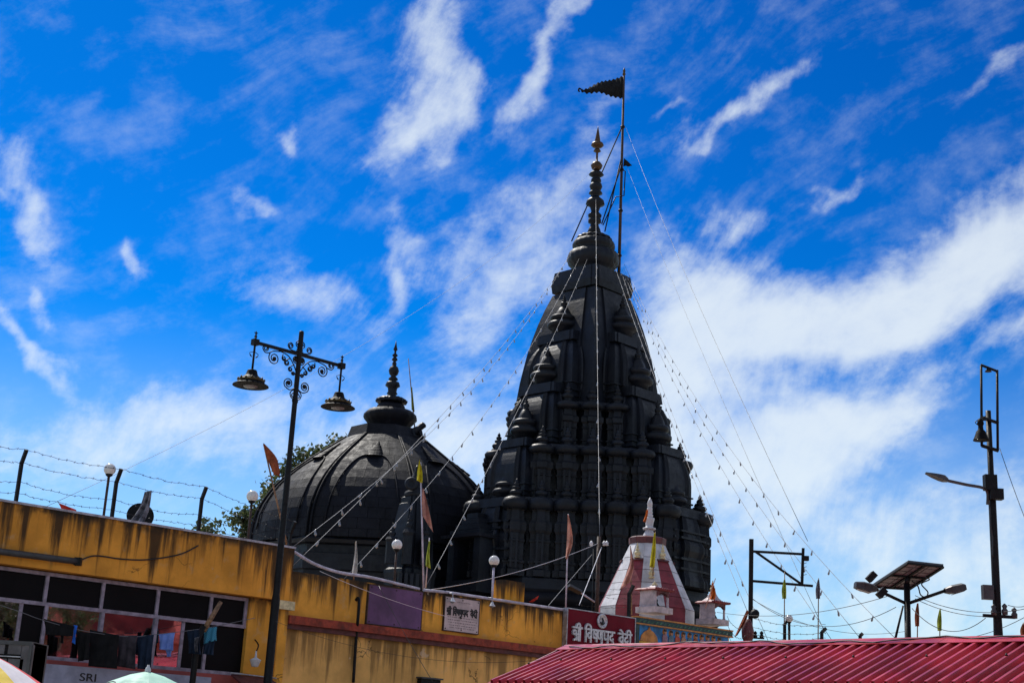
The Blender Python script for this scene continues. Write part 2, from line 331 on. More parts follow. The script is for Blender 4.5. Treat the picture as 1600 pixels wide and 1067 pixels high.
# ------------------------------------------------------------------ mesh helpers (all vertices in world metres)
class MB:
    def __init__(s): s.v = []; s.f = []; s.sm = []
    def add(s, vs, fs, smooth=False):
        o = len(s.v); s.v += [Vector(q) for q in vs]
        s.f += [tuple(i+o for i in f) for f in fs]; s.sm += [smooth]*len(fs); return s
    def box8(s, c):  # 8 corners: bottom 4 (ccw) then top 4
        return s.add(c, [(3, 2, 1, 0), (4, 5, 6, 7), (0, 1, 5, 4), (1, 2, 6, 5), (2, 3, 7, 6), (3, 0, 4, 7)])
    def box(s, a, b):
        x0, y0, z0 = a; x1, y1, z1 = b
        return s.box8([(x0, y0, z0), (x1, y0, z0), (x1, y1, z0), (x0, y1, z0), (x0, y0, z1), (x1, y0, z1), (x1, y1, z1), (x0, y1, z1)])
    def loft(s, rings, smooth=False, cap=True):
        n = len(rings[0]); vs = [q for r in rings for q in r]; fs = []
        for i in range(len(rings)-1):
            for j in range(n):
                k = (j+1) % n; fs.append((i*n+j, i*n+k, (i+1)*n+k, (i+1)*n+j))
        s.add(vs, fs, smooth)
        if cap:
            o = len(s.v)-len(vs)
            s.f.append(tuple(o+j for j in reversed(range(n)))); s.f.append(tuple(o+(len(rings)-1)*n+j for j in range(n))); s.sm += [False, False]
        return s
    def lathe(s, prof, c, seg=24, smooth=True, axis=Vector((0, 0, 1)), ripple=0.0, nrip=0):
        """prof: (r, z) bottom to top about a vertical axis at c"""
        a = axis.normalized(); u = a.orthogonal().normalized(); v = a.cross(u)
        c = Vector(c); rings = []
        for r, z in prof:
            rings.append([c + a*z + (u*math.cos(t)+v*math.sin(t))*(max(r, 1e-4)*(1+(ripple*math.cos(nrip*t) if nrip else 0))) for t in [2*math.pi*k/seg for k in range(seg)]])
        return s.loft(rings, smooth)
    def tube(s, pts, r, seg=6, smooth=True, r1=None):
        pts = [Vector(p) for p in pts]; n = len(pts); rings = []; prev = None
        for i, p in enumerate(pts):
            d = (pts[min(i+1, n-1)]-pts[max(i-1, 0)])
            d = d.normalized() if d.length > 1e-9 else Vector((0, 0, 1))
            if prev is None: u = d.orthogonal().normalized()
            else:
                u = prev - d*prev.dot(d)
                u = u.normalized() if u.length > 1e-6 else d.orthogonal().normalized()
            prev = u; v = d.cross(u)
            rr = r if r1 is None else r+(r1-r)*i/(n-1)
            rings.append([p+(u*math.cos(t)+v*math.sin(t))*rr for t in [2*math.pi*k/seg for k in range(seg)]])
        return s.loft(rings, smooth)
    def bar(s, a, b, w, h, side):
        """rectangular bar from a to b; w along `side`, h across"""
        a = Vector(a); b = Vector(b); d = (b-a).normalized(); sd_ = Vector(side); sd_ = (sd_-d*sd_.dot(d)).normalized(); q = d.cross(sd_)
        def ring(p): return [p+sd_*x*w/2+q*y*h/2 for x, y in ((-1, -1), (1, -1), (1, 1), (-1, 1))]
        return s.loft([ring(a), ring(b)])
    def slab(s, poly, thick):
        """flat polygon (3-D points, roughly planar) given thickness along vector `thick`"""
        poly = [Vector(p) for p in poly]; t = Vector(thick)
        return s.loft([[p for p in poly], [p+t for p in poly]])
    def build(s, name, material, parent=None, origin=None):
        me = bpy.data.meshes.new(name)
        if parent is not None: inv = WM[parent.name].inverted(); vs = [inv @ q for q in s.v]
        elif origin is not None: o_ = Vector(origin); vs = [q-o_ for q in s.v]
        else: vs = s.v
        me.from_pydata([tuple(q) for q in vs], [], s.f); me.validate(); me.update()
        if any(s.sm) and len(me.polygons) == len(s.sm): me.polygons.foreach_set('use_smooth', s.sm)
        import bmesh
        bm = bmesh.new(); bm.from_mesh(me); bmesh.ops.recalc_face_normals(bm, faces=bm.faces); bm.to_mesh(me); bm.free()
        me.materials.append(MATS[material] if isinstance(material, str) else material)
        o = bpy.data.objects.new(name, me); C.objects.link(o)
        if parent is not None: o.parent = parent; WM[o.name] = WM[parent.name]
        else:
            if origin is not None: o.location = origin
            WM[o.name] = Matrix.Translation(Vector(origin) if origin is not None else Vector((0, 0, 0)))
        return o
WM = {}
def thing(name, label, cat, loc=(0, 0, 0), group=None):
    o = bpy.data.objects.new(name, None); C.objects.link(o); o.location = loc; o.empty_display_size = .2
    WM[o.name] = Matrix.Translation(Vector(loc)); tag(o, label, cat, group); return o
def tag(o, label, cat, group=None):
    o['label'] = label; o['category'] = cat
    if group: o['group'] = group
    return o
def struct(o): o['kind'] = 'structure'; return o
def copy_at(src, loc, parent, rot=None, scale=None):
    """copy of a part (shared mesh) placed at a world point under `parent`"""
    o = src.copy(); C.objects.link(o); o.parent = parent
    o.location = Vector(loc)-WM[parent.name].translation
    if rot is not None: o.rotation_euler = rot
    if scale is not None: o.scale = scale
    return o
def catmull(pts, n=8):
    pts = [Vector(p) for p in pts]; out = []
    for i in range(len(pts)-1):
        p0 = pts[max(i-1, 0)]; p1 = pts[i]; p2 = pts[i+1]; p3 = pts[min(i+2, len(pts)-1)]
        for k in range(n):
            t = k/n; out.append(.5*((2*p1)+(p2-p0)*t+(2*p0-5*p1+4*p2-p3)*t*t+(3*p1-p0-3*p2+p3)*t**3))
    out.append(pts[-1]); return out
def sag(a, b, s, n=16):
    a = Vector(a); b = Vector(b)
    return [a.lerp(b, k/n)-Vector((0, 0, 4*s*(k/n)*(1-k/n))) for k in range(n+1)]

# wall frame: D runs along the yellow walls, N points out of them to the square
_d = ray(3175, 1295); D = Vector((_d.x, _d.y, 0)).normalized(); N_ = Vector((D.y, -D.x, 0)); Z = Vector((0, 0, 1))
WP = P(0, 785, 21.0); WP0 = Vector((WP.x, WP.y, 0))
def W(px, py, off=0.0): return PP(px, py, WP+N_*off, N_)
def wsz(px, py, off=0.0):
    q = W(px, py, off)-WP0; return q.dot(D), q.z
def wpt(s, z, off=0.0): return WP0+D*s+N_*off+Z*z
def wbox(mb, s0, s1, z0, z1, o0, o1):
    return mb.box8([wpt(s0, z0, o1), wpt(s1, z0, o1), wpt(s1, z0, o0), wpt(s0, z0, o0), wpt(s0, z1, o1), wpt(s1, z1, o1), wpt(s1, z1, o0), wpt(s0, z1, o0)])
# ------------------------------------------------------------------ ground
g = MB(); n = 24
g.loft([[Vector((3000*math.cos(2*math.pi*k/n), 3000*math.sin(2*math.pi*k/n), zz)) for k in range(n)] for zz in (-.5, 0.0)])
struct(g.build('ground', 'ground'))
g = MB(); g.loft([[wpt(s, zz, o) for s, o in ((-14, .25), (40, .25), (40, 26), (-14, 26))] for zz in (-.3, .004)])
struct(g.build('pavement', 'paving'))

# ------------------------------------------------------------------ black stone tower temple
TY = 65.0
tb = P(926, 430, TY); TC = Vector((tb.x, tb.y, 0)); TPX = mpp(tb)
def tz(py, dy=0.0): return P(928, py, TY-dy).z
temple = thing('temple_tower', 'towering black stone temple spire with stacked spirelets, pilasters and tall finial', 'temple', TC)
TROT = Matrix.Rotation(RAD(2), 3, 'Z'); TN, TD = TROT @ N_, TROT @ D
def tl(x, y, z): return TC+TN*x+TD*y+Z*z
def tpx(z): return mpp(Vector((TC.x, TC.y, z)))
def stepped(h, n1=.12, n2=.62):
    """square plan of half width h with stepped corners"""
    q = h*(1-n1); k = h*n2; o = []
    for sx, sy, flip in ((1, 1, 0), (-1, 1, 1), (-1, -1, 0), (1, -1, 1)):
        pts = [(h*sx, k*sy), (q*sx, k*sy), (q*sx, q*sy), (k*sx, q*sy), (k*sx, h*sy)]
        o += list(reversed(pts)) if flip else pts
    return o
def ring_sq(cx, cy, h, z, n1=.12, n2=.62): return [tl(cx+a, cy+b, z) for a, b in stepped(h, n1, n2)]

# core: curved shaft rising through the tiers to the cap slab
zc = tz(466); zb = 0.0
core = MB(); rings = []
for i in range(15):
    t = i/14; z = tz(790-324*t)
    pyq = 790-324*t
    HD = [(466, 63), (500, 80), (550, 97), (600, 108), (700, 122), (790, 132)]
    for (p0_, h0_), (p1_, h1_) in zip(HD, HD[1:]):
        if p0_-.01 <= pyq <= p1_+.01: h = (h0_+(h1_-h0_)*(pyq-p0_)/(p1_-p0_))*TPX*.72
    rings.append(ring_sq(0, 0, h, z, .05, .60))
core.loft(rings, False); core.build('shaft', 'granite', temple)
# cap slab and its neck
cs = MB(); h0 = 65*TPX*.707
cs.loft([ring_sq(0, 0, h0*.97, tz(463), .02, .8), ring_sq(0, 0, h0*1.0, tz(452), .02, .8), ring_sq(0, 0, h0*.93, tz(431), .02, .8)])
cs.build('cap_slab', 'granite', temple)
# crowning amalaka and finial, from the outline (photo rows 200..430)
FIN = [(285, 0), (300, 3), (345, 11), (357, 13), (362, 7), (367, 25), (377, 29), (385, 20), (391, 7), (397, 13), (404, 17), (411, 5), (450, 5), (455, 16), (470, 27), (484, 22), (496, 9),
 (502, 26), (513, 35), (523, 20), (527, 14), (534, 23), (545, 24), (550, 12), (555, 26), (568, 30), (582, 24), (588, 14), (592, 28), (600, 32), (608, 18), (614, 16), (622, 26), (634, 40), (650, 44), (660, 25), (685, 17),
 (692, 24), (700, 32), (709, 30), (714, 20), (720, 30), (734, 30), (741, 18), (752, 21), (765, 27), (792, 36)]
LOT = [(790, 36), (798, 62), (806, 76), (815, 80)]
AMA = [(815, 74), (825, 90), (840, 98), (855, 97), (866, 80), (870, 88), (880, 112), (905, 120), (930, 116), (948, 98), (962, 88), (972, 92)]
def zy(q): return 100+q/2.96
def lat(prof, cpt, sc_, zf): return [(r*sc_*mpp(Vector((cpt.x, cpt.y, zf(q)))), zf(q)) for q, r in reversed(prof)]
def tzf(q): return tz(zy(q))
cpt = Vector((TC.x, TC.y, 0))
ft = MB(); ft.lathe(lat(FIN, cpt, 1/2.96, tzf), cpt, 24); fo = ft.build('finial', 'granite', temple)
tipm = MB(); tipm.lathe([(r*1.03, z) for r, z in lat(FIN[:17], cpt, 1/2.96, tzf)], cpt, 20); tipm.build('gilt_tip', 'copper', fo)
lo = MB(); lo.lathe(lat(LOT, cpt, 1/2.96, tzf), cpt, 48, True, ripple=.07, nrip=14); lo.build('lotus_collar', 'granite', temple)
am = MB(); am.lathe(lat(AMA, cpt, 1/2.96, tzf), cpt, 72, True, ripple=.012, nrip=24); am.build('crown_disc', 'granite', temple)

# spirelets stacked on the four faces
def kalasha(mb, c, r, z0, z1):
    h = z1-z0
    mb.lathe([(r*.9, z0), (r*1.0, z0+.05*h), (r*.55, z0+.12*h), (r*.85, z0+.2*h), (r*.98, z0+.3*h), (r*.75, z0+.4*h), (r*.3, z0+.45*h), (r*.62, z0+.5*h), (r*.6, z0+.57*h), (r*.25, z0+.62*h), (r*.42, z0+.68*h), (r*.40, z0+.74*h), (r*.18, z0+.8*h), (r*.25, z0+.86*h), (0, z1)], c, 12)
LV = [  # offset px from axis, half width bottom px, half slab px, py bottom, py slab bottom, py slab top, py tip
 (32, 55, 37, 632, 537, 522, 462),
 (59, 51, 36, 703, 619, 604, 538),
 (98, 43, 32, 786, 705, 692, 620),
 (121, 45, 36, 905, 800, 786, 728)]
TPX0 = TPX
for li, (off, hb, hs, pb, ps0, ps1, pt) in enumerate(LV):
    TPX = tpx(tz(pb)); r = off/.707*TPX; dy = off*TPX+hs*TPX*.8
    zb_, z0, z1, z2 = tz(pb+4, dy), tz(ps0, dy), tz(ps1, dy), tz(pt, dy)
    for dx, dyv in ((0, -1), (1, 0), (0, 1), (-1, 0)):
        cx, cy = dx*r, dyv*r; c = tl(cx, cy, 0)
        b = MB(); rr = []
        for k in range(13):
            t = k/12; hh = hb*TPX*(1.0 if t < .45 else 1-(1-hs*.97/hb)*((t-.45)/.55)**2.2)
            if li == 3: hh = hb*TPX*(1.08, 1.08, 1.0, .99, .98, .97, 1.05, 1.05, .95, .93, .90, .86, .80)[k]
            rr.append(ring_sq(cx, cy, hh, zb_+(z0-zb_)*t, .09, .66) if li < 3 else ring_sq(cx, cy, hh, zb_+(z0-zb_)*t, .14, .5))
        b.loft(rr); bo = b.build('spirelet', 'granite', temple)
        q = MB(); q.loft([ring_sq(cx, cy, hs*TPX*1.05, z0, .03, .8), ring_sq(cx, cy, hs*TPX, z1, .03, .8)]); q.build('slab', 'granite', bo)
        # thin string bands low on the body
        for bt in ((.06, .10), (.15, .18), (.27, .295)) if li < 3 else ((.22, .25), (.36, .39), (.66, .69), (.76, .785)):
            hb_ = hb*TPX*(1.035 if li < 3 else 1.03-.12*max(0, bt[0]-.5)); q = MB(); q.loft([ring_sq(cx, cy, hb_, zb_+(z0-zb_)*tt, .07, .66) for tt in bt]); q.build('string_band', 'granite', bo)
        # twin fillets beside the corners of each face
        for fx_, fy_ in ((1, 0), (-1, 0), (0, 1), (0, -1)):
            for sgn in (-.60, -.50, .50, .60) if li < 3 else (-.40, -.30, .30, .40):
                q = MB(); pts_ = []
                for k in range(13):
                    t = k/12; hh = hb*TPX*(1.0 if t < .45 else 1-(1-hs*.97/hb)*((t-.45)/.55)**2.2)
                    if li == 3: hh = hb*TPX*(1.08, 1.08, 1.0, .99, .98, .97, 1.05, 1.05, .95, .93, .90, .86, .80)[k]
                    l_ = sgn*hh; pts_.append(tl(cx+(fx_*hh if fx_ else l_), cy+(fy_*hh if fy_ else l_), zb_+(z0-zb_)*t))
                q.tube(pts_, .055, 4, False); q.build('fillet', 'granite', bo)
        rc = (46, 70, 100, 124)[li]/.707*TPX; c = tl(dx*rc, dyv*rc, 0)
        q = MB(); R1 = 21.5*TPX*(1.1 if li < 2 else 1); z2 += .12; h = z2-z1
        q.lathe([(R1*.70, z1-.02), (R1*.70, z1+.13*h), (R1*.94, z1+.155*h), (R1*1.04, z1+.20*h), (R1*1.04, z1+.25*h), (R1*.92, z1+.29*h), (R1*.70, z1+.305*h), (R1*.70, z1+.335*h), (R1*.80, z1+.355*h), (R1*.87, z1+.39*h), (R1*.86, z1+.43*h), (R1*.74, z1+.46*h),
                 (R1*.56, z1+.465*h), (R1*.54, z1+.49*h), (R1*.46, z1+.56*h), (R1*.30, z1+.66*h), (R1*.12, z1+.70*h)], c, 24); q.build('disc_cap', 'granite', bo)
        q = MB(); kalasha(q, c, R1*.24, z1+.68*h, z2); q.build('pinnacle', 'granite', bo)

# rows of pilasters on the diagonal facets, one shared mesh for each tier
TIERS = [  # r_f px, py bottom, py top (moulding), lateral positions, pinnacle top py
 (76, 634, 575, (0,), 548), (108, 703, 634, (-1, 0, 1), 598), (142, 786, 703, (-2, -1, 0, 1, 2), 668), (173, 906, 788, (-3, -2, -1, 0, 1, 2, 3), 752)]
diags = [Vector((1, -1)), Vector((1, 1)), Vector((-1, 1)), Vector((-1, -1))]
for ti, (rf, pb, pt, lats, pp_) in enumerate(TIERS):
    TPX = tpx(tz(pb)); rfm = rf*TPX; z0 = tz(pb, rfm); z1 = tz(pt, rfm); z2 = tz(pp_, rfm); H = z1-z0; wd = 17*TPX
    # solid backing: octagon with diagonal faces just behind the pilasters
    a = (LV[ti][0]/.707+LV[ti][1]*.35)*TPX; bd = rfm-wd*.75
    k2 = bd*math.sqrt(2)-a; k2 = max(min(k2, a*.95), .1*a)
    oct_ = [(a, -k2), (a, k2), (k2, a), (-k2, a), (-a, k2), (-a, -k2), (-k2, -a), (k2, -a)]
    bk = MB(); bk.loft([[tl(x*s_, y*s_, z) for x, y in oct_] for s_, z in ((1, z0-.2), (.995, z1-.1), (.9, z1+.05))]); bk.build('tier_wall', 'granite', temple)
    # rounded string course under the pinnacles
    mo = MB(); rr = []
    for s_, z in ((.0, -.16), (.22, -.12), (.34, -.02), (.34, .08), (.2, .18), (.0, .22)):
        bb = rfm-wd*.3+s_*wd*1.25; aa = a*1.01+s_*.15; kk = max(min(bb*math.sqrt(2)-aa, aa*.97), .1*aa)
        rr.append([tl(x, y, z1+z) for x, y in ((aa, -kk), (aa, kk), (kk, aa), (-kk, aa), (-aa, kk), (-aa, -kk), (-kk, -aa), (kk, -aa))])
    mo.loft(rr, True); mo.build('string_course', 'granite', temple)
    pm = None; km = None
    for dg in diags:
        u = (TN*dg.x+TD*dg.y).normalized(); v = Vector((-u.y, u.x, 0)); ang = math.atan2(u.y, u.x)
        for lt in lats:
            c = TC+u*(rfm-abs(lt)*.05)+v*(lt*37*TPX)+Z*z0
            if pm is None:
                q = MB()
                def rg(hw, dp, z): return [c+u*p*dp+v*s_*hw+Z*z for s_, p in ((-1, -1), (1, -1), (1, .55), (.45, .55), (.45, 1), (-.45, 1), (-.45, .55), (-1, .55))]
                q.loft([rg(wd*1.0, wd, 0), rg(wd*1.0, wd, .08*H), rg(wd*.84, wd*.82, .10*H), rg(wd*.84, wd*.82, .16*H), rg(wd*.94, wd*.92, .175*H), rg(wd*.94, wd*.92, .20*H), rg(wd*.80, wd*.80, .215*H), rg(wd*.82, wd*.82, .44*H), rg(wd*.90, wd*.9, .455*H), rg(wd*.90, wd*.9, .475*H), rg(wd*.82, wd*.82, .49*H), rg(wd*.84, wd*.82, .56*H), rg(wd*.98, wd*.95, .60*H), rg(wd*.98, wd*.95, .70*H), rg(wd*.78, wd*.8, .74*H), rg(wd*.72, wd*.75, .86*H), rg(wd*1.0, wd*1.0, .92*H)])
                # twin fillets running down the middle of the pilaster
                for s_ in (-.22, .22):
                    q.loft([[c+u*(wd*(.84 if z < .57*H else .95)+pr*.05)+v*(s_*wd+sx*.045)+Z*z for sx, pr in ((-1, -1), (1, -1), (1, 1), (-1, 1))] for z in (.1*H, .56*H)])
                kt = MB(); kt.lathe([(wd*1.02, .88*H), (wd*1.18, .93*H), (wd*1.22, .98*H), (wd*1.05, 1.03*H), (wd*.6, 1.06*H)], c, 14)
                pm = q.build('pilaster', 'granite', temple); km = kt.build('capital', 'granite', pm)
                pn = MB(); kalasha(pn, Vector((c.x, c.y, 0)), wd*.62, z1+.1, z2); pn = pn.build('pinnacle', 'granite', pm)
                # re-origin the shared meshes at c with the facet angle taken out
                src_c, src_ang = c.copy(), ang
            else:
                o = pm.copy(); C.objects.link(o); o.parent = temple
                Mx = Matrix.Translation(c) @ Matrix.Rotation(ang-src_ang, 4, 'Z') @ Matrix.Translation(-src_c)
                o.matrix_basis = WM[temple.name].inverted() @ Mx @ WM[temple.name]
                for ch in (km, pn):
                    e = ch.copy(); C.objects.link(e); e.parent = o
# lower body, mouldings and plinth down to the ground
body = MB(); rr = []
def octr(aa, bb, z):
    kk = max(min(bb*math.sqrt(2)-aa, aa*.97), .1*aa)
    return [tl(x, y, z) for x, y in ((aa, -kk), (aa, kk), (kk, aa), (-kk, aa), (-aa, kk), (-aa, -kk), (-kk, -aa), (kk, -aa))]
zt = tz(900, 190*TPX); A_ = 190*TPX; B_ = 176*TPX
for s_, z in ((1.07, 0), (1.07, zt*.35), (1.10, zt*.40), (1.10, zt*.47), (1.02, zt*.5), (1.0, zt*.70), (1.05, zt*.74), (1.06, zt*.80), (1.02, zt*.84), (1.02, zt*.90), (1.05, zt*.93), (1.04, zt*.98), (.97, zt)):
    rr.append(octr(A_*s_, B_*s_, z))
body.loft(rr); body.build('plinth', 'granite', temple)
# niche shrine with a pale ledge on the left face of the lowest tier
nf = tl(-.5, -(LV[3][0]/.707+LV[3][1])*TPX, 0)
def niche(mb, s0, s1, z0, z1, d0, d1):
    return mb.box8([nf+N_*s0-D*d1+Z*z0, nf+N_*s1-D*d1+Z*z0, nf+N_*s1-D*d0+Z*z0, nf+N_*s0-D*d0+Z*z0, nf+N_*s0-D*d1+Z*z1, nf+N_*s1-D*d1+Z*z1, nf+N_*s1-D*d0+Z*z1, nf+N_*s0-D*d0+Z*z1])
nd = 6.5; zl = P(750, 832, TY-nd).z; zs = P(750, 900, TY-nd).z; ztop = P(750, 800, TY-nd).z
q = MB(); niche(q, -1.0, -.62, zs, zl, -.2, .75); niche(q, .62, 1.0, zs, zl, -.2, .75); niche(q, -1.0, 1.0, zs-.5, zs, -.2, .8); niche(q, -.6, .6, zs, zl, -.3, -.1)
no = q.build('niche', 'granite', temple)
q = MB(); niche(q, -1.2, 1.2, zl, zl+.14, -.2, 1.05); q.build('niche_ledge', 'granite_dome', no)
q = MB(); 
for k in range(4): niche(q, -.95+.2*k, .95-.2*k, zl+.14+k*.26, zl+.14+(k+1)*.26-.04, -.2, .75-.13*k)
q.build('niche_roof', 'granite', no)
# weathered rounded base moulding seen over the wall at the left
q = MB(); z0 = P(740, 948, TY-7.5).z; z1 = P(740, 905, TY-7.5).z; h = z1-z0
rr = []
for s_, t in ((1.0, -.6), (1.07, 0.0), (1.10, .14), (1.06, .26), (1.0, .32), (1.0, .42), (1.06, .55), (1.06, .75), (.99, .93), (.9, 1.0)):
    rr.append(octr(A_*1.02*s_, B_*1.03*s_, z0+h*t))
q.loft(rr, True); q.build('base_moulding', 'granite_dome', temple)

# ------------------------------------------------------------------ flagpole beside the tower finial, guys, flag
fp0 = P(967, 432, TY+.3); fp1 = P(975, 119, TY+.3)
t = thing('temple_flagpole', 'tall thin iron flagpole strapped beside the big tower finial', 'flagpole', fp0)
q = MB(); q.tube([fp0-Z*.6, fp0.lerp(fp1, .5), fp1], .085, 8, True, .055); q.build('pole', 'rust_iron', t)
q = MB(); q.lathe([(.03, 0), (.09, .08), (.05, .2), (.08, .26), (0, .5)], fp1, 10); q.build('tip', 'gold', t)
for a, b in (((973, 196), (893, 377)), ((972, 256), (940, 350)), ((970, 250), (945, 362))):
    q = MB(); q.tube([P(*a, TY+.2), P(*b, TY)], .035, 5); q.build('stay_rod', 'iron', t)
q = MB(); q.tube([P(971, 265, TY+.2), P(977, 268, TY+.2), P(975, 306, TY+.2), P(962, 308, TY+.2), P(942, 352, TY)], .03, 5); q.build('ladder_rod', 'iron', t)
for py in (196, 265, 330, 400): 
    q = MB(); c = fp0.lerp(fp1, (432-py)/320); q.lathe([(.10, -.06), (.13, 0), (.10, .06)], c, 8); q.build('clamp', 'iron', t)
def sheet(name, lab, cat, left, right, Y, material, wave=.06, nw=3.0, group=None, nu=12, nv=10, thick=.012, wob=0.0):
    """hanging or flying cloth between two edge polylines given in photo pixels at depth Y"""
    Ls = catmull([P(x, y, Y) for x, y in left], 6); Rs = catmull([P(x, y, Y) for x, y in right], 6)
    def at(pl, t):
        f = t*(len(pl)-1); i = min(int(f), len(pl)-2); return pl[i].lerp(pl[i+1], f-i)
    mb = MB(); grid = []
    for j in range(nv+1):
        row = []
        for i in range(nu+1):
            u = i/nu; v = j/nv
            p = at(Ls, v).lerp(at(Rs, v), u)
            p = p+Vector((0, 1, 0))*wave*math.sin(u*nw*math.pi+v*2.2)*(.35+.65*v)
            row.append(p)
        grid.append(row)
    w_ = nu+1; vs = [p for r in grid for p in r]; vb = [p+Vector((0, thick, 0)) for p in vs]; k = len(vs)
    fs = []
    for j in range(nv):
        for i in range(nu):
            a = j*w_+i; fs.append((a, a+1, a+1+w_, a+w_)); fs.append((k+a+w_, k+a+1+w_, k+a+1, k+a))
    for i in range(nu): fs.append((i+1, i, k+i, k+i+1)); b0 = nv*w_; fs.append((b0+i, b0+i+1, k+b0+i+1, k+b0+i))
    for j in range(nv): a = j*w_; fs.append((a, a+w_, k+a+w_, k+a)); b0 = a+nu; fs.append((b0+w_, b0, k+b0, k+b0+w_))
    mb.add(vs+vb, fs, True)
    o = mb.build(name, material, None, P(*left[0], Y)); 
    uv = o.data.uv_layers.new(name='UVMap'); 
    for lp in o.data.loops:
        vi = lp.vertex_index % k; uv.data[lp.index].uv = ((vi % w_)/nu, (vi//w_)/nv)
    return tag(o, lab, cat, group) if lab else o
# scalloped triangular flag
q = MB(); top = []; bot = []
nn = 40
for k in range(nn+1):
    u = k/nn
    yt = 119+(139-119)*u+1.3*math.sin(u*11*math.pi*2); yb = 154+(141-154)*u**1.0-1.4*math.sin(u*9*math.pi*2)
    x = 975-(975-908)*u; off = .22*math.sin(u*9)*u
    top.append(P(x, yt, TY+.3)+Vector((0, off, 0))); bot.append(P(x, yb, TY+.3)+Vector((0, off*1.2, 0)))
vs = top+bot; vb = [p+Vector((0, .03, 0)) for p in vs]; m_ = nn+1; K = len(vs); fs = []
for i in range(nn): fs += [(i, i+1, m_+i+1, m_+i), (K+m_+i, K+m_+i+1, K+i+1, K+i), (i+1, i, K+i, K+i+1), (m_+i, m_+i+1, K+m_+i+1, K+m_+i)]
fs += [(0, m_, K+m_, K), (nn+m_, nn, K+nn, K+m_+nn)]
q.add(vs+vb, fs, True); fl = q.build('temple_flag', 'flag_black', None, fp1)
tag(fl, 'black triangular flag with scalloped edges flying from the tower flagpole top', 'flag')
q = MB(); a = P(908, 140, TY+.3); q.tube(catmull([a, P(905, 138.5, TY+.3), P(904, 142, TY+.3), P(906, 143.5, TY+.3)], 5), .045, 5); q.build('tassel', 'flag_black', fl)
sheet('pennant', 'tiny dark pennant halfway up the tower flagpole', 'flag', [(975, 247), (974, 260)], [(987, 258), (987, 260)], TY+.3, 'flag_black', .05)

# ------------------------------------------------------------------ black stone dome hall
DY = 68.0
dp = P(600, 760, DY); DC = Vector((dp.x, dp.y, 0)); DPX = mpp(dp)
def dz(py): return P(603, py, DY).z
dome = thing('temple_dome_hall', 'broad black stone temple hall with ribbed bell dome and slim finial', 'temple', DC)
view = math.atan2(DC.y, DC.x)   # direction camera -> dome
def dang(al): return view+math.pi+RAD(al)   # al measured from the direction facing the camera, + to the right
PROF = [(690, 63), (703, 80), (720, 102), (736, 122), (752, 140), (768, 155), (783, 167), (800, 177), (815, 184), (832, 189), (850, 191), (868, 191)]
dprof = [(r*DPX*1.035, dz(y)) for y, r in PROF]
def shift(z): # the lantern sits a little off the middle of the vault
    t = max(0, min(1, (dz(690)-z)/(dz(752)-dz(690)))); return -13*DPX*t
VA = [14+45*k for k in range(8)]
def dpt(al, R, z): 
    a = dang(al); return DC+Vector((math.cos(a)*R, math.sin(a)*R, 0))+Vector((shift(z), 0, 0))+Z*z
def drad(z):
    for (r0, z0), (r1, z1) in zip(dprof, dprof[1:]):
        if z <= z0 and z >= z1: return r0+(r1-r0)*(z0-z)/(z0-z1)
    return dprof[-1][0] if z < dprof[-1][1] else dprof[0][0]
# facet point: u in 0..1 across facet k, slightly curved facet
def fpt(k, u, z, lift=0.0):
    R = drad(z)+lift; a0 = VA[k]; a = dpt(a0, R, z); b = dpt(a0+45, R, z); c = dpt(a0+45*u, R, z)
    return a.lerp(b, u).lerp(c, .72)
vault = MB(); rr = []
for r, z in reversed(dprof):
    rr.append([fpt(k, u/6, z, -.05) for k in range(8) for u in range(6)])
vault.loft(rr, False); vo = vault.build('vault', 'granite_dome', dome)
# stone courses laid over the vault, block by block, on the facets that face the square
zs_ = [dz(y) for y in (692, 706, 720, 734, 748, 762, 777, 792, 808, 824, 840, 856, 868)]
for k in (7, 0, 6, 5, 1):
    for ci in range(len(zs_)-1):
        zt_, zb_ = zs_[ci], zs_[ci+1]
        nb = 3 + (ci >= 2) + (ci >= 5) + (ci >= 8); cuts = [0.0]
        for b in range(1, nb): cuts.append((b+random.uniform(-.18, .18)+(.25 if ci % 2 else -.05))/nb)
        cuts.append(1.0)
        for u0, u1 in zip(cuts, cuts[1:]):
            g_ = .002; lf = random.uniform(.0, .010)
            mb = MB(); us = [u0+g_+(u1-u0-2*g_)*i/2 for i in range(3)]
            vs = [fpt(k, u, z, l) for l in (-.06, lf) for z in (zb_+.008, zt_-.004) for u in us]
            fs = [(6, 7, 10, 9), (7, 8, 11, 10), (0, 1, 7, 6), (1, 2, 8, 7), (9, 10, 4, 3), (10, 11, 5, 4), (0, 6, 9, 3), (2, 5, 11, 8)]
            mb.add(vs, fs, False); mb.build('stone_block', 'granite_dome', dome)
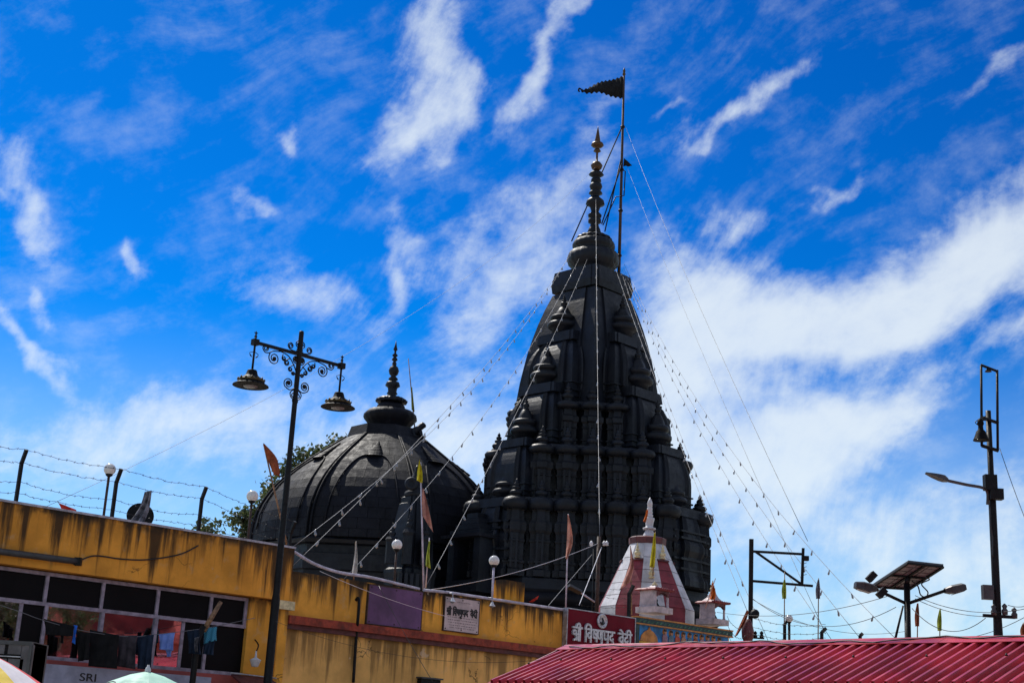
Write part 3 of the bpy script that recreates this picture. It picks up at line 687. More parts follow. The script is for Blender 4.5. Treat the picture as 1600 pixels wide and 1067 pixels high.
# ribs on the edges and double ribs inside the facets
for k in range(8):
    q = MB()
    for du in (-.022, .022): q.tube([fpt(k, max(0, du), z, .05) if du >= 0 else fpt((k-1) % 8, 1+du, z, .05) for z in [dprof[0][1]+(dprof[-1][1]-dprof[0][1])*i/24 for i in range(25)]], .055, 6)
    q.build('edge_rib', 'granite_dome', dome)
    # ogee panel frame and relief
    q = MB(); path = []
    zl_, zu = dz(850), dz(735)
    for i in range(33):
        t = i/32; u = .5-.34*math.cos(math.pi*t); z = zl_+(zu-zl_)*(1-abs(2*t-1)**3.2)
        path.append(fpt(k, u, z, .05))
    q.tube(path, .04, 6); q.build('panel_moulding', 'granite_dome', dome)
    q = MB(); R2 = [(1.0, 0), (1.0, .10)], [(.86, .14), (.9, .3)], [(.66, .34), (.7, .5)], [(.46, .54), (.5, .68)], [(.22, .72), (.1, 1.0)]
    zb0, zt0 = dz(737), dz(708); hw = 12*DPX
    for pr in R2:
        ringz = []
        for wd_, tt in pr:
            z = zb0+(zt0-zb0)*tt; c0 = fpt(k, .5, z, 0.0); a = dang(VA[k]+22.5); out = Vector((math.cos(a), math.sin(a), 0)); sd2 = Vector((-out.y, out.x, 0))
            ringz.append([c0+sd2*hw*wd_*math.cos(th)+out*(.10+.20*wd_*max(0, math.sin(th))) for th in [math.pi*j/8 for j in range(9)]]+[c0+sd2*(-hw*wd_)-out*.5, c0+sd2*(hw*wd_)-out*.5])
        q.loft(ringz, False)
    q.build('relief', 'granite_dome', dome)
# drum, cornice and hall walls
q = MB(); rr = []
Rb = dprof[-1][0]; zb1 = dprof[-1][1]
for s_, z in ((1.02, 0), (1.02, zb1-1.5), (1.04, zb1-1.45), (1.04, zb1-.75), (1.0, zb1-.7), (1.0, zb1-.35), (1.035, zb1-.28), (1.045, zb1-.12), (1.01, zb1+.02)):
    rr.append([dpt(VA[k], Rb*s_, z) for k in range(8)])
q.loft(rr); q.build('drum', 'granite', dome)
# lantern slab, neck, disc, lotus, finial
rr = []; q = MB()
for s_, y in ((60, 696), (64, 690), (55, 673), (50, 672)): rr.append([dpt(VA[k], s_*DPX*1.02, dz(y)) for k in range(8)])
q.loft(rr); q.build('lantern_slab', 'granite_dome', dome)
def zd(qq): return dz(500+qq/2.54)
fx = DC+Vector((1.5*DPX, 0, 0))
DF = [(78, 0), (104, 5), (116, 9), (121, 4), (130, 4), (139, 12), (146, 5), (151, 10), (157, 12), (163, 5), (170, 9), (180, 8), (186, 16), (200, 21), (214, 17), (222, 9), (230, 18), (236, 19), (240, 9), (246, 25), (260, 30), (268, 19), (284, 17), (291, 22), (298, 15), (306, 22), (330, 40)]
DA = [(328, 40), (340, 54), (352, 57), (357, 55), (362, 88), (378, 104), (392, 106), (408, 92), (424, 78), (440, 74)]
q = MB(); q.lathe(lat(DF, fx, 1/2.54, zd), fx, 20); q.build('finial', 'granite', dome)
q = MB(); q.lathe(lat(DA, fx, 1/2.54, zd), fx, 60, True, ripple=.012, nrip=20); q.build('crown_disc', 'granite_dome', dome)
q = MB(); q.lathe([(22*DPX*1.05, zd(328)), (24*DPX, zd(318)), (16*DPX, zd(306))], fx, 48, True, ripple=.08, nrip=16); q.build('lotus_collar', 'granite', dome)
# lion guarding the right edge of the lantern: simple crouching stone beast
q = MB(); c = P(654, 677, DY-1.0)
rr = []
for dx, dzv, ry, rz in ((-.40, .0, .05, .08), (-.32, .05, .17, .2), (-.1, .12, .19, .24), (.06, .26, .18, .26), (.16, .38, .17, .2), (.27, .40, .12, .12), (.34, .38, .05, .05)):
    rr.append([c+Vector((dx, ry*math.cos(t), dzv+rz*math.sin(t))) for t in [2*math.pi*k/10 for k in range(10)]])
q.loft(rr, True)
for dx in (-.25, .1):
    for dyv in (-.14, .14): q.tube([c+Vector((dx, dyv, .1)), c+Vector((dx+.06, dyv, -.12)), c+Vector((dx+.16, dyv, -.25))], .08, 6)
q.build('stone_beast', 'granite', dome)
# mast with small cloth on the dome
a, b = P(648, 668, DY+.4), P(638, 560, DY+.4)
o = MB().tube([a, b], .035, 6, True, .02).build('dome_mast', 'bamboo', None, a); tag(o, 'thin bamboo mast rising beside the dome finial', 'mast')
sheet('dome_pennant', 'narrow yellow green pennant wrapped round the mast on the dome', 'flag', [(642, 606), (643, 640)], [(644, 604), (648, 644)], DY+.4, 'cloth_lime', .05)

# small shrine spire standing in front of the dome
SY = 60.0; sp_ = P(640, 900, SY); SC = Vector((sp_.x, sp_.y, 0)); SPX = mpp(sp_)
shrine = thing('shrine_spire', 'small black stone shrine spire with a round face disc before the dome', 'shrine', SC)
def sz(py): return P(640, py, SY).z
def sring(hw, py): return [SC+N_*a+D*b+Z*sz(py) for a, b in stepped(hw*SPX*.72, .12, .6)]
q = MB(); q.loft([[SC+N_*a+D*b for a, b in stepped(44*SPX*.72)], sring(44, 905), sring(46, 897), sring(46, 892), sring(40, 888), sring(37, 850), sring(33, 815), sring(27, 788), sring(23, 786)]); q.build('body', 'granite', shrine)
q = MB(); q.loft([sring(24, 788), sring(24, 778), sring(20, 776)]); q.build('slab', 'granite', shrine)
q = MB(); q.lathe([(14*SPX, sz(780)), (18*SPX, sz(774)), (17*SPX, sz(769)), (12*SPX, sz(766)), (13*SPX, sz(760)), (10*SPX, sz(752)), (7*SPX, sz(742)), (3*SPX, sz(735)), (4*SPX, sz(731)), (1*SPX, sz(726))], SC, 20); q.build('disc_cap', 'granite', shrine)
q = MB(); cc = P(643, 756, SY-.6); q.lathe([(.26, 0), (.30, .05), (.26, .12), (.14, .13), (.12, .05)], cc, 18, True, Vector((.1, -1, .05))); q.build('face_disc', 'granite', shrine)
for dx, top in ((-28, 822), (-2, 802), (26, 818)):
    q = MB(); c = P(640+dx, 850, SY-.9); c = Vector((c.x, c.y, 0)); zb2, zt2 = sz(886), sz(top)
    q.lathe([(9*SPX, zb2), (9*SPX, zb2+(zt2-zb2)*.52), (10.5*SPX, zb2+(zt2-zb2)*.58), (8*SPX, zb2+(zt2-zb2)*.64)], c, 8, False); kalasha(q, c, 6*SPX, zb2+(zt2-zb2)*.62, zt2); q.build('corner_pinnacle', 'granite', shrine)
q = MB(); 
for k in range(7): c = P(617+k*9, 900, SY-1.5); q.box((c.x-.07, c.y-.1, sz(925)), (c.x+.07, c.y+.3, sz(902)))
q.build('railing_relief', 'granite', shrine)
# ------------------------------------------------------------------ yellow building on the left
S = lambda px, py, off=0.0: wsz(px, py, off)[0]
Zw = lambda px, py, off=0.0: wsz(px, py, off)[1]
B1T = Zw(0, 785, .0)                       # parapet top
sE = S(453, 862)                           # right hand end of the parapet
zl1 = Zw(0, 881)                           # underside of the parapet band
zsill = Zw(100, 1032)                      # window sill
sL = -6.0
plaster_mat('ochre_parapet', (.68, .29, .040), B1T, 1.0, 1.3)
plaster_mat('ochre_wall', (.80, .36, .050), zl1, .7, .8)
bld = thing('yellow_building', 'weathered ochre yellow flat-roofed building with long aluminium window band', 'building', wpt(2, 0, -2))
q = MB(); wbox(q, sL, sE, zl1, B1T, -.25, .14); q.build('parapet', 'ochre_parapet', bld)
q = MB(); wbox(q, sL, sE+.01, B1T, B1T+.035, -.28, .165); q.build('coping', 'galv', bld)
sW0, sW1 = sL+.6, S(386, 985)
q = MB(); wbox(q, sL, sW0, 0, zl1, -.25, 0); q.build('wall', 'ochre_wall', bld)
q = MB(); wbox(q, sW1, S(432, 960), 0, zl1, -.25, 0); q.build('wall', 'ochre_wall', bld)
q = MB(); wbox(q, S(432, 960), sE+.02, 0, zl1-.15, -.25, .1); q.build('pier', 'ochre_wall', bld)
q = MB(); wbox(q, S(432, 960)-.06, sE+.1, zl1-.15, zl1-.003, -.25, .16); q.build('pier_cap', 'cream_paint', bld)
q = MB(); wbox(q, sW0, sW1, 0, zsill, -.25, -.02); q.build('wall', 'far_pink', bld)
q = MB(); wbox(q, sL, sE, 0, B1T-.9, -7.0, -6.8); wbox(q, sL, sL+.2, 0, B1T-.9, -6.8, -.26); wbox(q, sE-.2, sE, 0, B1T-.9, -6.8, -.26); q.build('rear_wall', 'ochre_wall', bld)
q = MB(); wbox(q, sL+.2, sE-.2, B1T-1.0, B1T-.85, -6.8, -.26); q.build('roof_deck', 'paving', bld)
q = MB(); wbox(q, sW0, sW1, .01, zsill+2.0, -2.6, -2.5); q.build('room_wall', 'dark_room', bld)
# window band: frame members and panes one by one
zt_ = Zw(0, 932, -.05); FR = []
def fbar(s0, s1, z0, z1, o=-.045, dp=.06):
    q = MB(); wbox(q, s0, s1, z0, z1, o-dp, o); return q.build('frame_bar', 'alu', bld)
tw = .055
ztr = Zw(200, 958, -.05)                   # transom height
zhead = zl1-.02
fbar(sW0, sW1, zhead-tw, zhead); fbar(sW0, sW1, ztr-tw/2, ztr+tw/2); fbar(sW0, sW1, zsill, zsill+tw)
mull = [S(x, y, -.05) for x, y in ((-92, 900), (-10, 910), (73, 915), (161, 925), (247, 935), (330, 945), (384, 955))]
for s_ in mull: fbar(s_-tw/2, s_+tw/2, ztr+tw/2, zhead-tw)
low = [S(x, y, -.05) for x, y in ((-92, 960), (-50, 965), (29, 985), (66, 1000), (156, 1000), (240, 1010), (284, 1010), (320, 1020), (384, 1020))]
for i, s_ in enumerate(low): fbar(s_-tw/2, s_+tw/2, zsill+tw, ztr-tw/2, -.045 if i not in (2, 6) else -.07)
ed = [sW0+.02]+mull
for a, b in zip(ed, ed[1:]):
    if b-a > .1: q = MB(); wbox(q, a+tw/2, b-tw/2, ztr+tw/2, zhead-tw, -.10, -.08); q.build('pane', 'black_pane', bld)
kinds = ['mirror_film', 'mirror_film', 'mirror_film', 'black_pane', 'mirror_film', 'mirror_film', 'mirror_film', 'black_pane', 'black_pane']
ed = [sW0+.02]+low
for (a, b), kd in zip(zip(ed, ed[1:]), kinds):
    if b-a > .1: q = MB(); wbox(q, a+tw/2, b-tw/2, zsill+tw, ztr-tw/2, -.10, -.085); q.build('pane', kd, bld)
# tube light under the parapet, cable along it
a, b = wpt(sL+1.0, Zw(60, 874, .2), .22), W(122, 877, .22)
t = thing('tube_light', 'long grey tube light batten fixed under the ochre parapet', 'light', b)
MB().tube([a, b], .05, 10).build('tube', 'lamp_grey', t); MB().box(b-Vector((.05, .05, .06)), b+Vector((.05, .05, .06))).build('end_cap', 'iron', t)
for f_ in (.2, .55, .9): p = a.lerp(b, f_); MB().bar(p, p-N_*.09, .04, .04, Z).build('bracket', 'iron', t)
q = MB().tube(catmull([W(122, 877, .17), W(148, 868, .16), W(190, 873, .155), W(230, 874, .155), W(280, 866, .155), W(310, 852, .155)], 8), .012, 5).build('parapet_cable', 'wire_black', None, W(122, 877, .17)); tag(q, 'thin black cable sagging along the stained parapet face', 'cable')

# ------------------------------------------------------------------ yellow boundary wall, running on to the right
z2a = Zw(462, 898); z2b = Zw(880, 950); B2T = (z2a+z2b)/2
s20, s21 = sE+.03, S(886, 955)
plaster_mat('ochre_boundary', (.80, .37, .055), B2T, 1.0, .9)
plaster_mat('ochre_boundary_low', (.80, .43, .13), Zw(460, 975), .7, 1.3, (.80, .50, .28))
plaster_mat('ochre_pillar', (.70, .32, .03), Zw(800, 907, -.3), 1.0, .8)
zled = (Zw(462, 968)+Zw(850, 1016))/2
wal = thing('boundary_wall', 'stained ochre boundary wall with red ledge in front of the black temple', 'wall', wpt((s20+s21)/2, 0, 0))
q = MB(); wbox(q, s20, s21, zled, B2T, -.25, 0); q.build('upper_wall', 'ochre_boundary', wal)
q = MB(); wbox(q, s20, S(1160, 980), 0, zled-.02, -.25, -.03); q.build('lower_wall', 'ochre_boundary_low', wal)
q = MB(); wbox(q, s20, s21+.3, zled-.075, zled+.065, -.02, .14); q.build('ledge', 'red_paint', wal)
q = MB(); wbox(q, s20, s21+.3, zled-.16, zled-.078, -.02, .06); q.build('ledge_shadow', 'maroon_dark', wal)  # dark strip standing in for the shadow below the ledge
q = MB(); a = W(780, 945, -.3); wbox(q, S(785, 930, -.3), S(819, 930, -.3), B2T-.1, Zw(800, 907, -.3), -.6, -.3); q.build('pillar', 'ochre_pillar', wal)
# lower wall cracks of plaster: drain stain pipe
t = thing('drain_pipe', 'dark hooked drain pipe crossing the red ledge of the ochre wall', 'pipe', W(555, 1066, .06))
MB().tube(catmull([W(556, 938, .06), W(559, 934, .1), W(561, 940, .16), W(559, 970, .17), W(557, 990, .05), W(552, 1066, .03)], 6), .028, 8).build('pipe', 'iron', t)
# purple blank board and pale notice board
def board(name, lab, cat, px0, px1, pt0, pb0, m_, th=.05, off=.01, origin=None):
    s0, s1 = S(px0, pt0), S(px1, pt0+(px1-px0)*.13); z1 = (Zw(px0, pt0)+Zw(px1, pt0+(px1-px0)*.13))/2; z0 = (Zw(px0, pb0)+Zw(px1, pb0+(px1-px0)*.115))/2
    r = thing(name, lab, cat, wpt((s0+s1)/2, z0, 0)); q = MB(); wbox(q, s0, s1, z0, z1, off, off+th); q.build('panel', m_, r); return r, s0, s1, z0, z1
r, s0, s1, z0, z1 = board('purple_board', 'blank faded purple board on the ochre boundary wall', 'board', 575, 658, 914, 974, 'purple_board', .04, .012)
def fixings(r, s0, s1, z0, z1, off):
    for a in (.04, .5, .96):
        for b in (.05, .95):
            q = MB(); q.lathe([(.014, 0), (.014, .006), (.006, .01)], wpt(s0+(s1-s0)*a, z0+(z1-z0)*b, off), 8, True, N_); q.build('screw', 'rust_iron', r)
    q = MB(); e = .016
    for a0, a1, b0, b1 in ((s0-e, s1+e, z0-e, z0), (s0-e, s1+e, z1, z1+e), (s0-e, s0, z0, z1), (s1, s1+e, z0, z1)): wbox(q, a0, a1, b0, b1, .006, off+.004)
    q.build('edge_frame', 'rust_iron', r)
fixings(r, s0, s1, z0, z1, .052)
# Devanagari drawn stroke by stroke; cell 0..1 high (head line at y=1), polylines in letter units
def glyph_text():
    """strokes of the words shri / vishnupad / vedi, head line at 1.0, base at 0"""
    W_ = []; x = 0.0
    def s(*pts): W_.append([(x+a, b) for a, b in pts])
    # shri: sha-half + ra stroke, ii matra
    s((.0, .62), (.08, .74), (.2, .74), (.27, .62), (.2, .5), (.08, .46), (.02, .5)); s((.2, .5), (.32, .3), (.36, .12), (.28, .06)); s((.5, .98), (.5, 0.0)); s((.5, .52), (.3, .42)); s((.5, .36), (.3, .12), (.1, .02))
    s((.66, .98), (.66, 0)); s((.66, .98), (.64, 1.18), (.52, 1.3), (.36, 1.22), (.33, 1.08)); s((-.02, .98), (.82, .98)); x += 1.16
    # vi: i matra before, va
    s((.08, .98), (.08, 0)); s((.08, .98), (.06, 1.16), (.16, 1.32), (.36, 1.34), (.52, 1.2), (.56, 1.0)); s((.56, .98), (.56, 0)); s((.56, .66), (.4, .72), (.26, .6), (.26, .42), (.4, .32), (.56, .44)); x += .78
    # shha-half nna: shnu
    s((.04, .98), (.04, .5), (.14, .36), (.3, .4), (.36, .5)); s((.36, .98), (.36, .1)); s((.06, .86), (.34, .5)); s((.48, .98), (.48, .5), (.56, .38), (.68, .38), (.74, .5)); s((.74, .98), (.74, .5)); s((.88, .98), (.88, 0))
    s((.88, 0), (.74, -.1), (.62, -.2), (.72, -.34), (.9, -.28)); x += 1.06
    # pa
    s((.06, .98), (.06, .5), (.16, .36), (.34, .4), (.42, .5)); s((.42, .98), (.42, 0)); x += .58
    # da
    s((.26, .98), (.26, .74), (.1, .66), (.04, .5), (.12, .36), (.28, .36), (.36, .46)); s((.28, .36), (.42, .06)); x += .5
    s((-2.95, .98), (0, .98)); x += .36
    # ve
    s((.5, .98), (.5, 0)); s((.5, .66), (.34, .72), (.2, .6), (.2, .42), (.34, .32), (.5, .44)); s((.5, .98), (.4, 1.16), (.26, 1.26)); s((.06, .98), (.6, .98)); x += .66
    # dii
    s((.26, .98), (.26, .74), (.1, .66), (.04, .5), (.12, .36), (.28, .36), (.36, .46)); s((.28, .36), (.42, .06)); s((.62, .98), (.62, 0)); s((.62, .98), (.6, 1.18), (.48, 1.3), (.3, 1.22), (.27, 1.08)); s((-.06, .98), (.76, .98)); x += .8
    return W_, x
GL, GW = glyph_text()
def write(parent, name, m_, s0, s1, z0, zh, off, th, wid):
    k = (s1-s0)/GW; kz = zh
    q = MB()
    for st in GL:
        pts = [wpt(s0+a*k, z0+b*kz, off) for a, b in (catmull([(a, b, 0) for a, b in st], 5) if False else [(p.x, p.y) for p in catmull([(a, b, 0) for a, b in st], 5)])] if len(st) > 2 else [wpt(s0+a*k, z0+b*kz, off) for a, b in st]
        for p, r_ in zip(pts, pts[1:]):
            d = (r_-p).normalized(); q.bar(p-d*wid*.35, r_+d*wid*.35, wid, th*random.uniform(.9, 1.1), d.cross(N_))
    return q.build(name, m_, parent)
r, s0, s1, z0, z1 = board('notice_board', 'pale pink notice board with black Hindi heading on the ochre wall', 'sign', 694, 747, 932, 984, 'pale_board', .035, .012)
fixings(r, s0, s1, z0, z1, .047); hh = z1-z0; ww = s1-s0
write(r, 'lettering', 'black_ink', s0+.06*ww, s1-.05*ww, z0+hh*.47, hh*.19, .05, .012, .024)
for li, zz in enumerate((.40, .32, .24, .16, .09)):
    q = MB(); u = .08+.02*li
    while u < .92-.03*(li == 4):
        w_ = random.uniform(.015, .05); wbox(q, s0+u*ww, s0+min(u+w_, .95)*ww, z0+hh*(zz+random.uniform(-.006, .006)), z0+hh*(zz+.022), .0475, .050); u += w_+random.uniform(.012, .035)
    q.build('text_line', 'grey_ink', r)
q = MB(); u = .34
while u < .72: wbox(q, s0+u*ww, s0+(u+.035)*ww, z0+hh*.87, z0+hh*.89, .0475, .050); u += .05
q.build('text_line', 'grey_ink', r)
# maroon sign with steel letters and emblem
sg0, sg1 = S(886, 952, .1), S(991, 966, .1); zg1 = (Zw(886, 950, .1)+Zw(990, 966.5, .1))/2; zg0 = zg1-1.25
r = thing('maroon_sign', 'maroon signboard with raised steel Hindi letters and round emblem behind the red roof', 'sign', wpt(sg0, zg0, .1))
q = MB(); wbox(q, sg0, sg1, zg0, zg1, .02, .12); q.build('panel', 'sign_maroon', r)
q = MB(); wbox(q, sg0-.02, sg0, zg0, zg1+.02, .01, .135); wbox(q, sg0, sg1+.02, zg1, zg1+.02, .01, .135); wbox(q, sg1, sg1+.02, zg0, zg1, .01, .135); q.build('edge_trim', 'galv', r)
sw = sg1-sg0; za, zb3 = Zw(893, 1000, .13), Zw(893, 978, .13)
write(r, 'lettering', 'steel_letter', sg0+.07*sw, sg1-.06*sw, za+.015, (zb3-za)*.92, .15, .04, .040)
ec = W(940, 970, .125); er = 9.0*mpp(ec)*1.25
q = MB(); q.lathe([(er, 0), (er, .03), (er*.84, .045), (er*.80, .02), (er*.2, .02)], ec, 28, True, N_); eo = q.build('emblem', 'steel_letter', r)
q = MB()   # foot-shaped mark with a crescent inside the ring
q.tube([ec+N_*.03+D*(er*.45*math.cos(a))+Z*(er*.45*math.sin(a)) for a in [RAD(200+14*k) for k in range(11)]], er*.09, 6)
q.tube(catmull([ec+N_*.03+D*(-er*.1)+Z*(-er*.35), ec+N_*.03+D*(er*.12), ec+N_*.03+D*(-er*.05)+Z*(er*.4)], 5), er*.16, 6, True, er*.10); q.build('emblem_mark', 'black_ink', eo)
# ------------------------------------------------------------------ painted frieze building beyond the sign
mu0, mu1 = S(994, 968), S(1139, 990); zm1 = (Zw(994, 965)+Zw(1138, 988))/2; zm0 = zm1-1.0
mu = thing('frieze_wall', 'roof wall painted blue and yellow with a row of standing figures', 'wall', wpt(mu0, 0, -.5))
mat('fr_blue', (.015, .20, .52), .6, 0, .3, 3); mat('fr_yellow', (.50, .30, .02), .6, 0, .25, 3); mat('fr_green', (.03, .13, .07), .6, 0, .3, 6); mat('fr_border', (.012, .045, .05), .6, 0, .3, 9)
mat('fr_orange', (.50, .20, .04), .6, 0, .2, 5); mat('fr_skin', (.42, .20, .11), .6, 0, .2, 8); mat('fr_robe1', (.30, .16, .20), .6, 0, .2, 8); mat('fr_robe2', (.10, .16, .20), .6, 0, .2, 8); mat('fr_robe3', (.42, .06, .03), .6, 0, .2, 8); mat('fr_hair', (.03, .02, .02), .7, 0, .2, 8)
q = MB(); wbox(q, mu0, mu1, 0, zm1, -3.2, 0); q.build('wall', 'fr_yellow', mu)
zf1 = zm1-.12; zf0 = zm0
q = MB(); wbox(q, mu0+.05, mu1-.05, zf1-.34, zf1, .0, .012); q.build('sky_band', 'fr_blue', mu)
q = MB(); wbox(q, mu0-.04, mu1+.05, zf1+.03, zm1+.02, -.1, .07); q.build('border', 'fr_border', mu)
q = MB(); wbox(q, mu0-.05, mu1+.06, zf1, zf1+.028, -.1, .085); wbox(q, mu0-.05, mu1+.06, zm1+.02, zm1+.05, -.1, .085); q.build('border_fillet', 'fr_orange', mu)
q = MB()
s_ = mu0
while s_ < mu1: q.box8([wpt(s_+a, zf1+.05+b, o) for o in (.066, .076) for a, b in ((0, 0), (.05, .0), (.11, .05), (.06, .05))]); s_ += .14
q.build('border_leaves', 'fr_green', mu)
q = MB(); wbox(q, mu0-.04, mu0+.05, 0, zf1, -.1, .06); q.build('corner_post', 'fr_border', mu)
def disc(mb, s_, z_, rs, rz, o, th=.015, n=14): mb.loft([[wpt(s_+rs*math.cos(2*math.pi*k/n), z_+rz*math.sin(2*math.pi*k/n), oo) for k in range(n)] for oo in (o, o+th)])
# domed pavilion motif
q = MB(); c = mu0+.42
q.loft([[wpt(c+a, zf1-b, o) for a, b in ((-.30, .34), (.30, .34), (.26, .22), (.15, .13), (.05, .09), (0, .02), (-.05, .09), (-.15, .13), (-.26, .22))] for o in (.013, .03)]); q.build('pavilion_motif', 'fr_orange', mu)
robes = ['fr_robe1', 'fr_robe2', 'fr_robe3', 'fr_skin', 'fr_robe2', 'fr_robe3', 'fr_robe1', 'fr_robe2', 'fr_skin', 'fr_robe1']
for i in range(10):
    sc_ = mu0+.95+(mu1-mu0-1.2)*i/9.6; hz = zf1-.085-random.uniform(0, .02)
    q = MB(); q.loft([[wpt(sc_+a, hz-b, o) for a, b in ((-.03, .04), (-.08, .08), (-.09, .22), (-.07, .42), (.07, .42), (.09, .22), (.08, .08), (.03, .04))] for o in (.014, .035)]); f = q.build('painted_figure', robes[i], mu)
    q = MB(); disc(q, sc_, hz, .075, .075, .014, .006); q.build('halo', 'fr_orange', f)
    q = MB(); disc(q, sc_, hz, .038, .045, .022, .02); q.build('face', 'fr_skin', f)
    q = MB(); disc(q, sc_, hz+.034, .042, .026, .024, .022); q.build('hair', 'fr_hair', f)
q = MB(); wbox(q, mu0+.05, mu1-.05, zf0, zf1-.342, 0, .01); q.build('meadow_band', 'fr_yellow', mu)
# roof slab of the frieze building so the shrines stand on something
q = MB(); wbox(q, mu0-.02, mu1+.03, zm1-.02, zm1+.015, -6.8, -.1); q.build('roof_slab', 'paving', mu)
q = MB(); wbox(q, mu0-3.2, mu1+.03, 0, zm1-.03, -6.8, -3.25); q.build('rear_block', 'maroon_dark', mu)

# two little roof pavilions on the frieze wall
mat('pav_pink', (.52, .43, .45), .6, 0, .15, 6, .15, 30, .5, .5)
def chhatri(name, lab, px, pyb, pyr, halfw, off, group=None, rt=1.0):
    b = W(px, pyb, off); pxm = mpp(b); hw = halfw*pxm; zr = PP(px, pyr, b, Vector((0, 1, 0))).z; H = zr-b.z
    r = thing(name, lab, 'pavilion', b)
    def bx(mb, x0, x1, y0, y1, z0, z1): return mb.box8([b+D*x+N_*y+Z*z for z in (z0, z1) for x, y in ((x0, y1), (x1, y1), (x1, y0), (x0, y0))])
    q = MB(); bx(q, -hw*1.22, hw*1.22, -hw*1.22, hw*1.22, -.02, .22*H); q.build('plinth', 'pav_pink', r)
    for x in (-1, 1):
        for y in (-1, 1): 
            q = MB(); q.lathe([(hw*.17, .22*H), (hw*.17, .27*H), (hw*.12, .3*H), (hw*.12, .85*H), (hw*.18, .9*H)], b+D*x*hw*.85+N_*y*hw*.85, 8); q.build('column', 'pav_pink', r)
    q = MB(); bx(q, -hw*.97, -hw*.8, -hw*.85, hw*.85, .22*H, .93*H); q.build('side_wall', 'pav_pink', r)
    # arches between the columns
    for side in (0, 1):
        q = MB(); n = 12; pr = []
        e = (lambda x, z, o: b+D*x+N_*(hw*.9+o)+Z*z) if side == 0 else (lambda x, z, o: b+N_*x+D*(hw*.9+o)+Z*z)
        for k in range(n):
            t0, t1 = -1+2*k/n, -1+2*(k+1)/n
            za_ = lambda t: H*(.66+.2*(1-abs(t)**1.8)+.02*math.cos(t*12))
            q.box8([e(t0*hw*.85, za_(t0), -.03), e(t1*hw*.85, za_(t1), -.03), e(t1*hw*.85, za_(t1), .03), e(t0*hw*.85, za_(t0), .03), e(t0*hw*.85, H*.94, -.03), e(t1*hw*.85, H*.94, -.03), e(t1*hw*.85, H*.94, .03), e(t0*hw*.85, H*.94, .03)])
        q.build('arch', 'maroon_dark', r)
    q = MB(); q.loft([[b+D*x*s2+N_*y*s2+Z*z for x, y in ((-1, 1), (1, 1), (1, -1), (-1, -1))] for s2, z in ((hw*1.25, .93*H), (hw*1.32, .97*H), (hw*1.1, 1.04*H))]); q.build('eave', 'maroon_paint', r)
    for k in range(9):
        t = -1+2*k/8
        for e in (b+D*t*hw*1.25+N_*hw*1.28, b+N_*t*hw*1.25+D*hw*1.28): q = MB(); q.lathe([(hw*.10, -.02*H), (hw*.13, .04*H), (0, .09*H)], e+Z*.97*H, 6); q.build('eave_tile', 'maroon_paint', r)
    q = MB(); q.loft([[b+D*x*s2+N_*y*s2+Z*z for x, y in ((-1, 1), (1, 1), (1, -1), (-1, -1))] for s2, z in ((hw*.82, 1.04*H), (hw*.45, (1.04+.18*rt)*H), (hw*.14, (1.04+.5*rt)*H))]); q.build('roof', 'pav_pink', r)
    q = MB(); kalasha(q, b, hw*.3, (1.02+.43*rt)*H, (1.02+1.03*rt)*H); q.build('finial', 'cream_paint', r)
    # seated bell-shaped idol block inside
    q = MB(); q.lathe([(hw*.45, .22*H), (hw*.5, .3*H), (hw*.3, .45*H), (hw*.34, .55*H), (hw*.15, .68*H), (hw*.05, .74*H)], b, 12); q.build('idol', 'iron', r)
    return r, b, hw, H
chhatri('roof_pavilion', 'little pink white roof pavilion in front of the striped white shrine', 1022, 957, 921, 17, -.35, 'little pavilions on the frieze wall', .35)
c2 = chhatri('roof_pavilion', 'little roof pavilion with an orange cloth tied to its finial', 1113, 975, 941, 15, -.4, 'little pavilions on the frieze wall')

# ------------------------------------------------------------------ striped white and maroon shrine roof (twelve sided)
wb = P(1009, 955, 34.0); WC = Vector((wb.x, wb.y, 0)); WPX = mpp(wb)
ws = thing('striped_shrine', 'white marble twelve-sided pyramid shrine with maroon stripes and fluted white finial', 'shrine', WC)
def wz(py): return P(1012, py, 34.0).z
wv = math.atan2(WC.y, WC.x)+math.pi
def wp(al, R, z): a = wv+RAD(al); return WC+Vector((math.cos(a)*R, math.sin(a)*R, 0))+Z*z
RB = 75.5*WPX; RTp = 27*WPX; zB, zT = wz(953), wz(850)
va = [7.5-15+30*k for k in range(12)]
q = MB(); q.loft([[wp(a, RB*.985, z) for a in va] for z in (zm1-.05, zB)]+[[wp(a, RTp*.97, zT) for a in va]]); q.build('core', 'maroon_dark', ws)
cour = [0.0, .17, .36, .56, .76, 1.0]
def slabp(al0, al1, t0, t1, lift, m_, nm='panel', u0=0.0, u1=1.0):
    g_ = .006
    def pt(al_u, t, l):
        R = RB+(RTp-RB)*t+l; z = zB+(zT-zB)*t; a = wp(al0, R, z); b = wp(al1, R, z); return a.lerp(b, al_u)
    vs = [pt(u, t, l) for l in (-.03, lift) for t in (t0+.004, t1-.004) for u in (u0+g_, u1-g_)]
    q = MB(); q.box8([vs[i] for i in (0, 1, 5, 4, 2, 3, 7, 6)]); return q.build(nm, m_, ws)
